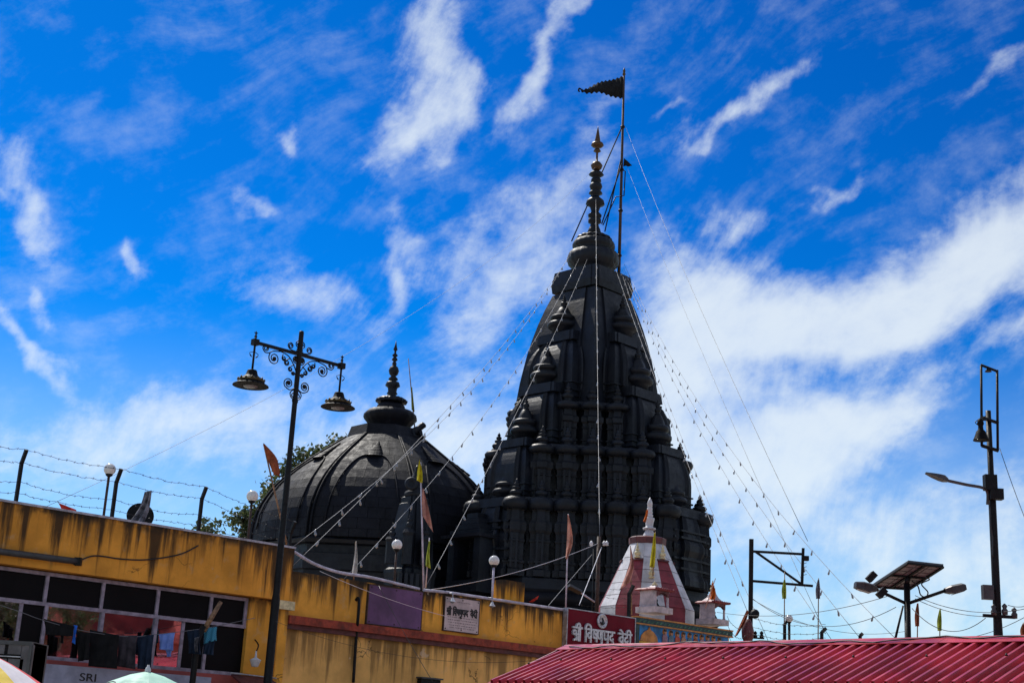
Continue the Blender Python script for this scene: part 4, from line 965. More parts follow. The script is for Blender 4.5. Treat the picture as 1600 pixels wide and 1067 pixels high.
for k in range(12):
    a0, a1 = va[k], va[k]+30
    for t0, t1 in zip(cour, cour[1:]):
        if k % 2 == 0: slabp(a0, a1, t0, t1, .004+random.uniform(0, .006), 'white_marble')
        else:
            if t0 < .7: slabp(a0, a1, t0, min(t1, .72), .0, 'maroon_paint')
            else: slabp(a0, a1, .73, 1.0, .004, 'white_marble')
    if k % 2 == 1: slabp(a0, a1, .70, .735, .045, 'maroon_dark', 'stripe_cap')
    # low upright panels under the slope
    q = MB(); A0, A1 = wp(a0+.3, RB+.005, 0), wp(a1-.3, RB+.005, 0); out = ((A0+A1)/2-WC).normalized(); B0, B1 = A0-out*.05, A1-out*.05
    zz0 = zm1-.05; q.box8([Vector((p.x, p.y, z)) for z in (zz0, zB-.004) for p in (A0, A1, B1, B0)]); q.build('panel', 'white_marble' if k % 2 == 0 else 'maroon_paint', ws)
    if k in (1, 11):
        c = wp(va[k]+15, RB+(RTp-RB)*.74, 0); zz = zB+(zT-zB)*.74; kh = 24*WPX; q = MB(); kalasha(q, Vector((c.x, c.y, 0)), 5*WPX, zz, zz+kh); q.build('stripe_finial', 'cream_paint', ws)
q = MB(); q.loft([[wp(a, r_*WPX, z) for a in va] for r_, z in ((25, wz(853)), (29.5, wz(851)), (30, wz(842)), (26, wz(840)))]); q.build('cap_slab', 'maroon_dark', ws)
def zw_(qq): return wz(760+qq/4.85)
wx_ = WC+Vector((2.5*WPX, 0, 0)); WPX0 = WPX; WPX = WPX*1.25
q = MB(); q.lathe([(44/4.85*WPX, zw_(390)), (36/4.85*WPX, zw_(370)), (26/4.85*WPX, zw_(345)), (22/4.85*WPX, zw_(328))], wx_, 48, True, ripple=.06, nrip=14); fo = q.build('finial_base', 'white_marble', ws)
q = MB(); q.lathe([(r_/4.85*WPX, zw_(v)) for v, r_ in ((328, 22), (324, 40), (314, 40), (308, 24), (296, 22), (270, 26), (246, 31), (238, 30), (234, 16), (228, 20), (214, 21), (206, 14), (200, 18), (188, 18), (182, 13), (176, 17), (162, 16), (156, 13), (150, 16), (135, 15), (130, 17), (110, 13), (80, 1))], wx_, 28); q.build('finial', 'white_marble', ws)
q = MB(); WPX = WPX0; c = wp(7.5, RB+(RTp-RB)*.42, zB+(zT-zB)*.42)
kalasha(q, c+Vector((0, -.05, -c.z)), 5*WPX, c.z, c.z+26*WPX); q.build('stripe_finial', 'cream_paint', ws)
# ------------------------------------------------------------------ red corrugated shed roof
RG0 = P(886, 1014, 24.0)
ev = PP(760, 1067, RG0, N_)                     # eave corner, in the gable plane
run = (RG0-ev).dot(D); drop = RG0.z-ev.z
shed = thing('red_shed', 'long red corrugated metal shed roof with ridge cap in the square', 'shed roof', Vector((RG0.x, RG0.y, 0)))
LEN = 17.5; pit = .18; npan = int(LEN/pit)
def rp(t, u, h=0.0, side=-1):
    """t metres along the ridge, u 0..1 down the slope, h above the sheet"""
    nrm = (Z*run+D*side*drop*1.0).normalized()
    return RG0+N_*t+D*side*run*u-Z*drop*u+nrm*h
rh = .06
def rib_section(t0, u, side, oh=0.0):
    pts = [(0, 0), (.095, 0), (.112, rh), (.152, rh), (.170, 0), (.18, 0)]
    return [rp(t0+a, u, h+oh, side) for a, h in pts]+[rp(t0+a, u, h+oh-.012, side) for a, h in reversed(pts)]
for side in (-1, 1):
    first = None
    for k in range(npan):
        if first is None:
            q = MB(); q.loft([rib_section(0, .02, side), rib_section(0, .5, side), rib_section(0, 1.0, side)]); first = q.build('roof_sheet', 'roof_red', shed)
        else:
            o = first.copy(); C.objects.link(o); o.parent = shed; o.location = N_*(k*pit)+Z*random.uniform(-.002, .002)
    # second course of sheets lapping out from under the eave
    first = None
    for k in range(npan):
        if first is None:
            q = MB(); q.loft([rib_section(0, .96, side, -.05), rib_section(0, 1.9, side, -.05)]); first = q.build('lower_sheet', 'roof_red', shed)
        else:
            o = first.copy(); C.objects.link(o); o.parent = shed; o.location = N_*(k*pit)
# ridge cap: folded flashing with a flat crown
q = MB()
def cap(t): return [rp(t, .13, rh+.010, -1), rp(t, .02, rh+.014, -1), rp(t, 0, rh+.02, -1), rp(t, .02, rh+.014, 1), rp(t, .13, rh+.010, 1), rp(t, .13, rh+.002, 1), rp(t, 0, rh+.008, 1), rp(t, .13, rh+.002, -1)]
L1 = LEN/5
for k in range(5):
    q = MB(); q.loft([cap(k*L1-.02), cap((k+1)*L1+.01)]); q.build('ridge_cap', 'roof_red', shed)
scr = MB(); scr.lathe([(.02, 0), (.02, .012), (.009, .014), (.009, .03)], rp(.13, .55, rh), 6); s0_ = scr.build('roof_screw', 'iron', shed)
for k in range(3, npan, 6):
    for u in (.45,): o = s0_.copy(); C.objects.link(o); o.parent = shed; o.location = (rp(k*pit+.13, u, rh)-rp(.13, .55, rh))
q = MB()
for t_ in (.02,): q.loft([[rp(t_-.05, u, h, s2) for u, h, s2 in ((1.9, -.08, -1), (0, .06, -1), (1.9, -.08, 1), (1.9, -.12, 1), (0, .0, 1), (1.9, -.12, -1))], [rp(t_-.02, u, h, s2) for u, h, s2 in ((1.9, -.08, -1), (0, .06, -1), (1.9, -.08, 1), (1.9, -.12, 1), (0, .0, 1), (1.9, -.12, -1))]])
q.build('verge_trim', 'roof_rib', shed)
for t_ in (.6, 6, 11.5, 17):
    for s2 in (-1, 1):
        p = rp(t_, 1.7, -.1, s2); MB().tube([Vector((p.x, p.y, 0)), p], .05, 10).build('post', 'iron', shed)
for s2 in (-1, 1): MB().bar(rp(0, 1.7, -.11, s2), rp(LEN, 1.7, -.11, s2), .06, .08, Z).build('purlin', 'iron', shed)
# wire lying along the ridge
pts = []
for k in range(60):
    pts.append(rp(.2+k*.2, .07+.03*math.sin(k*.9)+.04*math.sin(k*.31), rh+.025+.01*math.sin(k*1.7), -1))
o = MB().tube(pts, .011, 5).build('ridge_wire', 'wire_black', None, pts[0]); tag(o, 'loose black wire lying along the red roof ridge', 'cable')

# ------------------------------------------------------------------ double street lamp with scrollwork
LP = W(430, 1000, 1.1); LPg = Vector((LP.x, LP.y, 0))
lq = PP(445, 790, LPg, N_); LPg = Vector((lq.x, lq.y, 0))
def LZ(zx, zy_): return PP(340+zx/5.333, 500+zy_/5.333, LPg, N_)
lamp = thing('street_lamp', 'black iron double street lamp with scrollwork arms and two bell shades', 'street lamp', LPg)
ztop_ = LZ(733, 103).z
q = MB(); q.lathe([(.10, 0), (.10, .9), (.13, .95), (.075, 1.05), (.07, ztop_*.45), (.058, ztop_*.46), (.052, ztop_*.72), (.046, ztop_*.73), (.043, ztop_-.03), (.036, ztop_)], LPg, 14); q.build('post', 'iron', lamp)
LM = mpp(LZ(700, 300))/5.333
def plane(zx, zy_):
    q_ = LZ(zx, zy_); return (q_-LPg).dot(D), q_.z
armz = LZ(700, 292).z
sArm = (abs(plane(345, 190)[0])+abs(plane(1060, 400)[0]))/2
q = MB(); q.bar(LPg-D*sArm+Z*armz, LPg+D*sArm+Z*armz, .045, .05, N_); q.build('arm', 'iron', lamp)
def mir(s_, z, sg): return LPg+D*(s_*sg)+Z*z
SCR = [ # (polyline of control points in enlargement pixels, spiral centre, spiral radius, start angle handled from last point)
 ([(712, 270), (660, 264), (606, 242), (588, 215)], (611, 213), 24), ([(708, 262), (704, 235), (704, 205)], (676, 205), 28),
 ([(440, 272), (398, 268), (378, 235), (386, 215)], (405, 234), 20),
 ([(520, 262), (450, 262), (428, 300)], (470, 318), 40),
 ([(510, 255), (590, 300), (640, 390), (666, 490)], None, 0),
 ([(545, 285), (540, 305)], (553, 320), 15), ([(600, 320), (560, 340)], (577, 356), 20), ([(640, 370), (600, 390)], (606, 410), 20), ([(660, 460), (620, 430)], (630, 444), 18),
 ([(686, 300), (686, 320)], (655, 328), 32),
 ([(668, 505), (650, 560), (600, 580), (560, 550)], (590, 526), 36),
 ([(668, 520), (640, 570), (606, 600), (606, 630)], (632, 628), 26), ([(655, 690), (630, 690)], (640, 672), 14),
]
k_ = mpp(LZ(700, 300))/5.333
for pts, c, r in SCR:
    for sg in (1, -1):
        pl = [plane(*p) for p in pts]
        path = [Vector((a, b, 0)) for a, b in pl]
        path = catmull(path, 6) if len(path) > 2 else path
        if c:
            cc = Vector((*plane(*c), 0)); e = path[-1]-cc; a0 = math.atan2(e.y, e.x); d_in = path[-1]-path[-2]
            ccw = 1 if (e.x*d_in.y-e.y*d_in.x) > 0 else -1; r0 = max(e.length*.9, r*k_*1.1)
            for j in range(1, 31):
                t_ = j/30; rr_ = e.length*(1-.72*t_); path.append(cc+Vector((math.cos(a0+ccw*t_*3.3*math.pi), math.sin(a0+ccw*t_*3.3*math.pi), 0))*rr_)
        q = MB(); q.tube([mir(p.x, p.y, sg) for p in path], .0105, 5); q.build('scroll', 'iron', lamp)
for c, r in (((473, 322), 17), ((655, 328), 23), ((592, 522), 19)):
    for sg in (1, -1):
        a, b = plane(*c); cc = mir(a, b, sg); q = MB()
        q.lathe([(r*k_*.4, -.015), (r*k_, -.008), (r*k_, .008), (r*k_*.4, .02)], cc, 24, True, N_, .14, 8); q.build('rosette', 'iron', lamp)
for sg in (1, -1):
    tip = mir(sArm, armz, sg); dv = k_
    zdrop = (LZ(345, 190).z-LZ(315, 420).z)
    q = MB(); q.bar(tip-Z*24*dv, tip+Z*24*dv, 50*dv, 50*dv, D); q.build('arm_block', 'iron', lamp)
    q = MB(); q.tube([tip-Z*zdrop, tip+Z*55*dv], 9*dv, 8); q.lathe([(9*dv, 40*dv), (14*dv, 50*dv), (8*dv, 56*dv), (6*dv, 85*dv), (0, 100*dv)], tip, 8); q.bar(tip+Z*80*dv-D*16*dv, tip+Z*80*dv+D*16*dv, 7*dv, 7*dv, N_); q.build('drop_rod', 'iron', lamp)
    for s2 in (1, -1):
        cc = tip-Z*115*dv+D*s2*30*dv; q = MB(); q.tube([tip-Z*80*dv+D*s2*8*dv, cc+D*s2*12*dv+Z*20*dv]+[cc+D*s2*(13*dv*(1-j/22)*math.cos(1+j*.45))-Z*(13*dv*(1-j/22)*math.sin(1+j*.45-1.2)) for j in range(20)], 3*dv, 5); q.build('small_scroll', 'iron', lamp)
    zt0 = tip-Z*zdrop
    sh = MB(); sh.lathe([(146*dv, -132*dv), (143*dv, -126*dv), (118*dv, -112*dv), (104*dv, -96*dv), (98*dv, -80*dv), (88*dv, -68*dv), (66*dv, -56*dv), (50*dv, -42*dv), (40*dv, -8*dv), (36*dv, 0), (8*dv, 6*dv)], zt0, 36); so_ = sh.build('shade', 'lamp_black', lamp)
    sh = MB(); sh.lathe([(100*dv, -100*dv), (110*dv, -90*dv), (104*dv, -80*dv), (96*dv, -78*dv)], zt0, 36)
    for j in range(14):
        a = 2*math.pi*j/14; u = Vector((math.cos(a), math.sin(a), 0)); p = zt0+u*105*dv-Z*84*dv; sh.lathe([(13*dv, 0), (9*dv, 8*dv), (0, 24*dv if j % 2 else 16*dv)], p, 5)
    sh.build('crown_band', 'gold', so_)
    sh = MB(); sh.lathe([(60*dv, -131*dv), (55*dv, -140*dv), (30*dv, -146*dv), (1*dv, -148*dv)], zt0, 24); sh.build('lens', 'lens_grey', so_)
q = MB(); q.lathe([(.16, 0), (.16, .05), (.12, .1), (.11, .3)], LPg, 14); q.build('base', 'iron', lamp)

# ------------------------------------------------------------------ globe lamps, fence posts and barbed wire
def globe_lamp(lab, px, pyc, pyb, off, rpx=9.3, pole='rust_iron'):
    b = W(px-(pyb-pyc)*.10, pyb, off); c = Vector((b.x, b.y, PP(px, pyc, b, Vector((0, 1, 0))).z)); r = rpx*mpp(c)
    t = thing('globe_lamp', lab, 'lamp', b, 'globe lamps along the walls')
    MB().lathe([(r*math.sin(a)*1.0, -r*math.cos(a)) for a in [math.pi*k/12 for k in range(13)]], c, 24).build('globe', 'globe', t)
    MB().tube([b-Z*.06, c-Z*r*.95], .022, 8).build('pole', pole, t)
    MB().lathe([(.03, -r*1.25), (r*.55, -r*1.05), (r*.62, -r*.8), (r*.5, -r*.72)], c, 14).build('collar', 'iron', t)
    MB().lathe([(r*.18, -r*.75), (r*.2, -r*.1), (r*.08, r*.15)], c, 8).build('bulb_stem', 'lamp_grey', t)
globe_lamp('round glass globe lamp on a pole beside the dish on the ochre parapet', 169, 733, 811, -.1)
globe_lamp('round glass globe lamp on the parapet above the double street lamp side', 394, 775, 850, -.1)
globe_lamp('white globe lamp on a pole rising behind the purple board', 622, 851, 914, -.1, 8.3)
globe_lamp('white globe lamp on a pole beside the yellow wall pillar', 775, 876, 940, -.15, 8.3, 'conduit')
def fence_post(px, pyb, pyk, pyt, off, lab, base=None):
    b = W(px, pyb, off); k = Vector((b.x, b.y, PP(px, pyk, b, Vector((0, 1, 0))).z)); h = (PP(px, pyt, b, Vector((0, 1, 0))).z-k.z)
    t = thing('fence_post', lab, 'fence post', b, 'cranked iron fence posts')
    q = MB(); tip = k+N_*h*.55+Z*h; q.bar(b-Z*.1, k+Z*.01, .05, .05, D); q.build('upright', 'iron', t)
    q = MB(); q.bar(k-Z*.015, tip, .05, .05, D); q.build('cranked_arm', 'iron', t)
    return b, k, tip
posts = [fence_post(x, yb, yk, yt, -.1, lab) for x, yb, yk, yt, lab in (
 (-105, 772, 700, 680, 'cranked iron fence post holding barbed wire at the far parapet end'),
 (24, 788, 722, 703, 'cranked iron fence post on the parapet above the tube light'),
 (174, 813, 752, 733, 'cranked iron fence post between globe lamp and satellite dish'),
 (309, 836, 778, 761, 'cranked iron fence post between the dish and the second globe lamp'),
 (451, 862, 832, 815, 'cranked iron fence post at the parapet corner behind the street lamp'))]
def barbed(a, b, lab, group, s=.05, r=.0038):
    t = thing('barbed_wire', lab, 'barbed wire', a, group); pts = sag(a, b, s, 24)
    pts = [p+Vector((0, 0, random.uniform(-.012, .012))) for p in pts]
    q = MB(); q.tube(pts, r, 4); q.build('strand', 'wire_black', t)
    q = MB(); n_ = int((b-a).length/.13)
    for k in range(1, n_):
        p = pts[0]; f = k/n_*(len(pts)-1); i = int(f); p = pts[i].lerp(pts[min(i+1, len(pts)-1)], f-i)
        for d_ in (Vector((random.uniform(-1, 1), random.uniform(-1, 1), 1)), Vector((random.uniform(-1, 1), random.uniform(-1, 1), -.8))): q.tube([p-d_*.018, p+d_*.018], .0028, 3)
    q.build('barbs', 'wire_black', t)['kind'] = 'stuff'; return t
for lv, nm in ((0, 'topmost'), (1, 'second'), (2, 'third'), (3, 'lowest')):
    for i, (p0, p1) in enumerate(zip(posts, posts[1:])):
        def at(p): return (p[2], p[1]+Z*.0, p[0].lerp(p[1], .55), p[0].lerp(p[1], .28))[lv]
        barbed(at(p0), at(p1), f'{nm} barbed wire strand on the parapet, span {["left of the tube light post", "from tube light post to globe lamp", "passing the satellite dish", "ending at the parapet corner"][i]}', 'barbed wire on the ochre parapet', .04+.02*(lv == 2))
# satellite dish wrapped in cloth
b = W(221, 822, -.35); t = thing('satellite_dish', 'small satellite dish with cloth wrapped feed on the ochre parapet', 'satellite dish', b)
c = P(219, 806, b.y); r = 21*mpp(c)
ax = Vector((.35, -.9, .25)).normalized()
MB().lathe([(r*1.0, .0), (r*1.0, .02), (r*.85, -.045), (r*.5, -.09), (r*.05, -.11)], c, 28, True, ax).build('dish', 'iron', t)
MB().tube([b-Z*.35, c-ax*.1], .03, 8).build('mount', 'galv', t)
MB().tube([c-ax*.05, c+ax*.25+Z*.1, P(232, 772, b.y-.2)], .03, 6, True, .02).build('feed_arm', 'lamp_grey', t)
o = sheet('rag', 'grey blue rag draped over the satellite dish arm', 'cloth', [(226, 768), (218, 790), (201, 815)], [(237, 766), (232, 795), (222, 818)], b.y-.25, 'cloth_grey', .06, 4)
o.data.materials[0] = mat('rag_grey', (.16, .16, .19), .9, 0, .4, 9, .4, 40, .2)
sheet('rag', 'crumpled red rag caught on the barbed wire over the parapet', 'cloth', [(91, 785), (97, 799)], [(119, 796), (117, 802)], W(105, 800, -.15).y, 'cloth_red', .05, 4)
# white conduit sagging from the corner then along the wall top, with two cone spotlights
pts = catmull([W(440, 856, .03), W(456, 860, .03), W(490, 880, .0), W(530, 894, -.02), W(580, 902, -.02), W(655, 920, -.02)], 8)
o = MB().tube(pts, .028, 8).build('sagging_conduit', 'conduit', None, pts[0]); tag(o, 'pale conduit sagging from the parapet corner down to the boundary wall', 'conduit')
pts = [W(662, 921, .03), W(740, 930.5, .03), W(886, 949.5, .03)]
pts = [W(662, 921.5, .03)]+[wpt(S(x, 930), B2T+.03, .02) for x in (700, 760, 820, 884)]
o = MB().tube(pts, .028, 8).build('wall_conduit', 'conduit', None, pts[0]); tag(o, 'straight pale conduit running along the boundary wall top', 'conduit')
for px, py, lab in ((707, 936, 'white cone spotlight hanging over the pale notice board'), (769, 943, 'white cone spotlight hanging below the yellow wall pillar')):
    c = W(px, py, .16); r = 5.5*mpp(c); t = thing('cone_spotlight', lab, 'spotlight', c, 'cone spotlights on the boundary wall')
    MB().lathe([(r*1.0, -r*.7), (r*.9, -r*.55), (r*.5, 0), (r*.3, r*.5), (r*.15, r*.6)], c, 16).build('shade', 'white_paint', t)
    MB().lathe([(r*.4, -r*1.05), (r*.55, -r*.8), (r*.5, -r*.5)], c, 12).build('bulb', 'lens_grey', t)
    MB().tube([c+Z*r*.5, c+Z*.12, wpt((c-WP0).dot(D), c.z+.12, .0)], .012, 6).build('arm', 'galv', t)
# wall lamp at the window corner
c = W(399, 1031, .22); r = 9*mpp(c); t = thing('wall_lamp', 'grey white cone wall lamp beside the building corner', 'lamp', c)
MB().lathe([(r*.45, -r*1.1), (r*.6, -r*1.0), (r*.95, 0), (r*1.0, r*.08), (r*.6, r*.25), (r*.2, r*.5), (r*.12, r*1.6)], c, 18).build('shade', 'white_paint', t)
MB().tube(catmull([c+Z*r*1.5, c+Z*r*2.6+D*.03, wpt((c-WP0).dot(D)+.1, c.z+.35, .0)], 5), .012, 6).build('bracket', 'iron', t)

# ------------------------------------------------------------------ flags on poles
def pole(name, lab, a, b, Y, r, m_, cat='pole', group=None, yb=None):
    p0, p1 = P(*a, Y), P(*b, yb or Y); o = MB().tube([p0, p0.lerp(p1, .5), p1], r, 7, True, r*.7).build(name, m_, None, p0); return tag(o, lab, cat, group)
FG = 'cloth flags on thin poles'
Y1 = W(440, 860, -.6).y
pole('flag_stick', 'thin leaning stick behind the parapet corner with an orange flag', (448, 850), (412, 694), Y1, .02, 'bamboo')
sheet('flag', 'faded orange pennant on a leaning stick next to the street lamp', 'flag', [(411, 692), (418, 718), (428, 742)], [(413, 693), (432, 715), (437, 743)], Y1-.05, 'cloth_rust', .04, 2, FG)
Y2 = W(660, 920, -.3).y
pole('flag_stick', 'pale pole behind the wall carrying the yellow and pink flags', (662, 922), (657, 722), Y2, .02, 'conduit')
sheet('flag', 'bright yellow pointed flag high on a pole in front of the dome', 'flag', [(655, 718), (652, 735), (651, 750)], [(656, 719), (660, 738), (660, 755)], Y2-.05, 'cloth_yellow', .04, 3, FG)
sheet('flag', 'faded pink flag hanging below the yellow one', 'flag', [(660, 762), (659, 785), (660, 805)], [(662, 764), (671, 800), (677, 832)], Y2-.05, 'cloth_pink', .05, 3, FG)
pole('flag_stick', 'short white stick behind the wall with a lime cloth', (665, 918), (671, 840), Y2+.6, .014, 'conduit')
sheet('flag', 'lime green cloth knotted halfway down a white stick', 'flag', [(670, 845), (666, 868), (665, 884)], [(672, 845), (671, 868), (673, 888)], Y2+.55, 'cloth_lime', .04, 4, FG)
Y3 = W(553, 900, -.3).y
pole('flag_stick', 'short stick of the white furled flag', (552, 915), (556, 846), Y3, .014, 'bamboo')
sheet('flag', 'narrow white furled flag standing behind the boundary wall', 'flag', [(556, 845), (553, 870), (549, 900)], [(557, 845), (559, 872), (558, 900)], Y3-.03, 'cloth_white', .04, 3, FG)
Y4 = W(885, 940, -.3).y
pole('flag_stick', 'white stick rising behind the maroon sign corner', (884, 950), (888, 803), Y4, .018, 'conduit')
sheet('flag', 'cream and pink drooping flag behind the maroon sign corner', 'flag', [(887, 803), (886, 840), (884, 872)], [(889, 805), (895, 845), (886, 874)], Y4-.04, 'cloth_saffron', .04, 3, FG)
Y5 = 32.4
pole('flag_stick', 'thin cane leaning on the white shrine with a yellow flag', (1020, 900), (1024, 830), Y5, .015, 'bamboo')
sheet('flag', 'long yellow furled flag against the striped white shrine', 'flag', [(1022, 832), (1018, 860), (1015, 886)], [(1024, 833), (1025, 860), (1023, 886)], Y5-.04, 'cloth_yellow', .04, 4, FG)
sheet('flag', 'faded pink and orange flag trailing down the beside the striped shrine', 'flag', [(985, 855), (984, 880), (968, 922)], [(986, 855), (990, 884), (985, 908)], 32.3, 'cloth_pink', .05, 3, FG)
pole('flag_stick', 'thin cane for the trailing pink flag on the striped shrine', (987, 960), (985, 852), 32.4, .014, 'bamboo')
cb = c2[1]
sheet('flag', 'orange cloth tied round the finial of the far roof pavilion', 'flag', [(1112, 910), (1111, 928), (1108, 936)], [(1114, 910), (1119, 926), (1117, 937)], cb.y-.35, 'cloth_orange', .05, 4, FG)
pole('flag_stick', 'short pink stick slanting across the far roof pavilion', (1102, 950), (1118, 903), cb.y-.4, .012, 'cloth_pink')
sheet('rag', 'orange rag tied round the striped shrine finial', 'cloth', [(1010, 797), (1008, 806), (1005, 814)], [(1013, 796), (1012, 806), (1009, 816)], 33.6, 'cloth_orange', .03, 4)
sheet('rag', 'red and white rag lying on the boundary wall top beside the maroon sign', 'cloth', [(826, 940), (833, 940)], [(842, 930), (840, 935)], W(833, 938, -.1).y, 'cloth_red', .03, 4)
for px, pt, pb, a, b, m_, lab in ((1226, 893, 1000, 905, 935, 'cloth_lime', 'dark lime rag flag on a thin stick beside the iron gantry'), (1279, 903, 1000, 905, 935, 'rag_grey', 'grey white rag flag on a thin stick beside the gantry'),
   (1434, 942, 995, 942, 978, 'cloth_rust', 'rust red furled flag close beside the solar lamp post'), (1469, 950, 995, 952, 985, 'cloth_lime', 'olive furled flag between solar lamp and utility pole'), (1599, 972, 995, 974, 992, 'cloth_rust', 'small brown furled flag beyond the utility pole')):
    pole('flag_stick', 'thin stick of the '+lab.split(' on ')[0].split(' just')[0].split(' between')[0].split(' at')[0], (px-1, pb+30), (px, pt), 30.0, .014, 'bamboo')
    sheet('flag', lab, 'flag', [(px-1, a), (px-4, (a+b)/2), (px-3, b)], [(px+1, a), (px+3, (a+b)/2), (px+3, b)], 29.95, m_, .04, 4, FG)

# ------------------------------------------------------------------ poles and lights on the right
# iron mast with cross arm behind the maroon sign
py_ = W(932, 950, -.9).y
t = thing('wire_mast', 'rusty twin iron mast with insulators between sign and striped shrine', 'utility pole', P(931, 985, py_))
a, b = P(931, 1000, py_), P(936, 838, py_); MB().tube([a, b], .045, 8).build('pole', 'rust_iron', t); MB().tube([P(925, 1000, py_), P(928, 848, py_)], .02, 6).build('pole', 'iron', t)
MB().bar(P(922, 849, py_), P(948, 851, py_), .03, .03, Z).build('cross_arm', 'iron', t)
for x in (924, 944, 948): c = P(x, 848, py_); MB().lathe([(.03, -.06), (.05, -.04), (.03, -.02), (.05, 0), (.03, .02), (.01, .05)], c, 10).build('insulator', 'white_paint', t)
t = thing('arm_streetlight', 'pale LED street light head on a sloping arm beside the wire mast', 'street light', P(928, 940, py_))
MB().tube([P(929, 940, py_-.1), P(905, 924, py_-.3)], .02, 8).build('arm', 'conduit', t)
c0, c1 = P(907, 925, py_-.3), P(888, 915, py_-.5); MB().bar(c0, c1, .12, .06, Vector((1, 0, 0))).build('head', 'lamp_grey', t)
# cranked post with barbed wire before the striped shrine
yy = W(985, 960, -.3).y
t = thing('fence_post', 'cranked black fence post standing before the striped white shrine', 'fence post', P(983, 985, yy), 'cranked iron fence posts')
MB().bar(P(982, 990, yy), P(983, 926, yy), .06, .06, D).build('upright', 'iron', t); MB().bar(P(983, 928, yy), P(990, 914, yy), .06, .06, D).build('cranked_arm', 'iron', t)
for i, (pa, pb_) in enumerate((((949, 919), (988, 916)), ((941, 931), (985, 933)), ((900, 944), (984, 948)))):
    barbed(P(*pa, yy-.3), P(*pb_, yy-.03), ['upper', 'middle', 'lower'][i]+' barbed strand running to the post before the striped shrine', 'barbed wire near the shrine', .04)
# gantry frame
gy = 30.5
t = thing('iron_gantry', 'black iron pole with a triangular braced sign frame', 'gantry', P(1173, 1004, gy))
def gb(a, b, w_, nm='frame_bar'): MB().bar(P(*a, gy), P(*b, gy), w_, w_, Vector((0, 1, 0))).build(nm, 'iron', t)
gb((1172, 1030), (1174, 842), .085, 'pole'); gb((1174, 861), (1256, 865.5), .05); gb((1172, 907), (1270, 915), .05); gb((1181, 862), (1252, 912), .045); gb((1255, 856), (1253, 914), .055)
MB().box(P(1259, 872, gy)-Vector((.06, .06, .05)), P(1259, 872, gy)+Vector((.06, .06, .05))).build('camera_box', 'iron', t)
for k in range(4): p = P(1256, 880+k*6, gy); MB().tube([p, p+Vector((.06, 0, .02))], .008, 4).build('peg', 'iron', t)
# wrapped junction at its foot
q = MB(); c = P(1168, 985, gy-.15); q.lathe([(.07, -.26), (.12, -.15), (.13, .0), (.10, .14), (.06, .24)], c, 12, True, Z, .1, 5); o = q.build('wrapped_bundle', 'maroon_dark', None, c); tag(o, 'dark maroon cloth bundle wrapped round the foot of the gantry pole', 'bundle')
sheet('rag', 'faded orange rag slanting beside the gantry pole foot', 'cloth', [(1167, 952), (1158, 972), (1148, 995)], [(1170, 955), (1165, 970), (1152, 992)], gy-.3, 'cloth_rust', .05, 3)
t = thing('cable_insulators', 'pair of small insulators on a bar beside the gantry foot', 'insulator', P(1185, 998, gy))
MB().bar(P(1176, 996, gy), P(1194, 997, gy), .03, .03, Z).build('bar', 'iron', t)
for x in (1180, 1190): MB().lathe([(.04, 0), (.05, .05), (.03, .08), (.045, .12), (.01, .16)], P(x, 997, gy), 10).build('insulator', 'iron', t)
t = thing('floodlight_box', 'small round floodlight clamped to the gantry pole', 'floodlight', P(1180, 960, gy-.1))
MB().lathe([(.09, 0), (.1, .08), (.05, .14)], P(1180, 960, gy-.1), 12, True, Vector((-.3, -1, .2))).build('head', 'iron', t); MB().tube([P(1180, 960, gy-.1), P(1173, 955, gy)], .02, 6).build('arm', 'iron', t)
# globe lamp behind red roof
gb_ = P(1233, 1003, 29.5); c = P(1233, 966, 29.5); r = 6*mpp(c)
t = thing('globe_lamp', 'small globe lamp on a crooked pole rising over the red ridge', 'lamp', Vector((gb_.x, gb_.y, 0)), 'globe lamps along the walls')
MB().lathe([(r*math.sin(a), -r*math.cos(a)) for a in [math.pi*k/12 for k in range(13)]], c, 20).build('globe', 'globe', t)
MB().tube([Vector((gb_.x, gb_.y, 0)), c-Z*r*.9], .028, 8).build('pole', 'iron', t); MB().tube([P(1226, 1020, 29.5), P(1226, 975, 29.5), P(1231, 967, 29.5)], .035, 6).build('crook', 'iron', t)
MB().lathe([(.03, -r*1.2), (r*.6, -r*.95), (r*.55, -r*.8)], c, 12).build('collar', 'iron', t)
# stubs of fence posts over the ridge
for x, y0, y1, x2, y2, lab in ((1284, 1004, 986, 1291, 981, 'cranked fence post stub over the red ridge near the globe lamp'), (1344, 1000, 992, 1348, 989, 'tiny cranked fence post stub over the red ridge below the solar panel')):
    b = P(x, y0+30, 28); t = thing('fence_post', lab, 'fence post', b, 'cranked iron fence posts')
    MB().bar(b, P(x, y1, 28), .05, .05, D).build('upright', 'iron', t); MB().bar(P(x, y1+1, 28), P(x2, y2, 28), .05, .05, D).build('cranked_arm', 'iron', t)
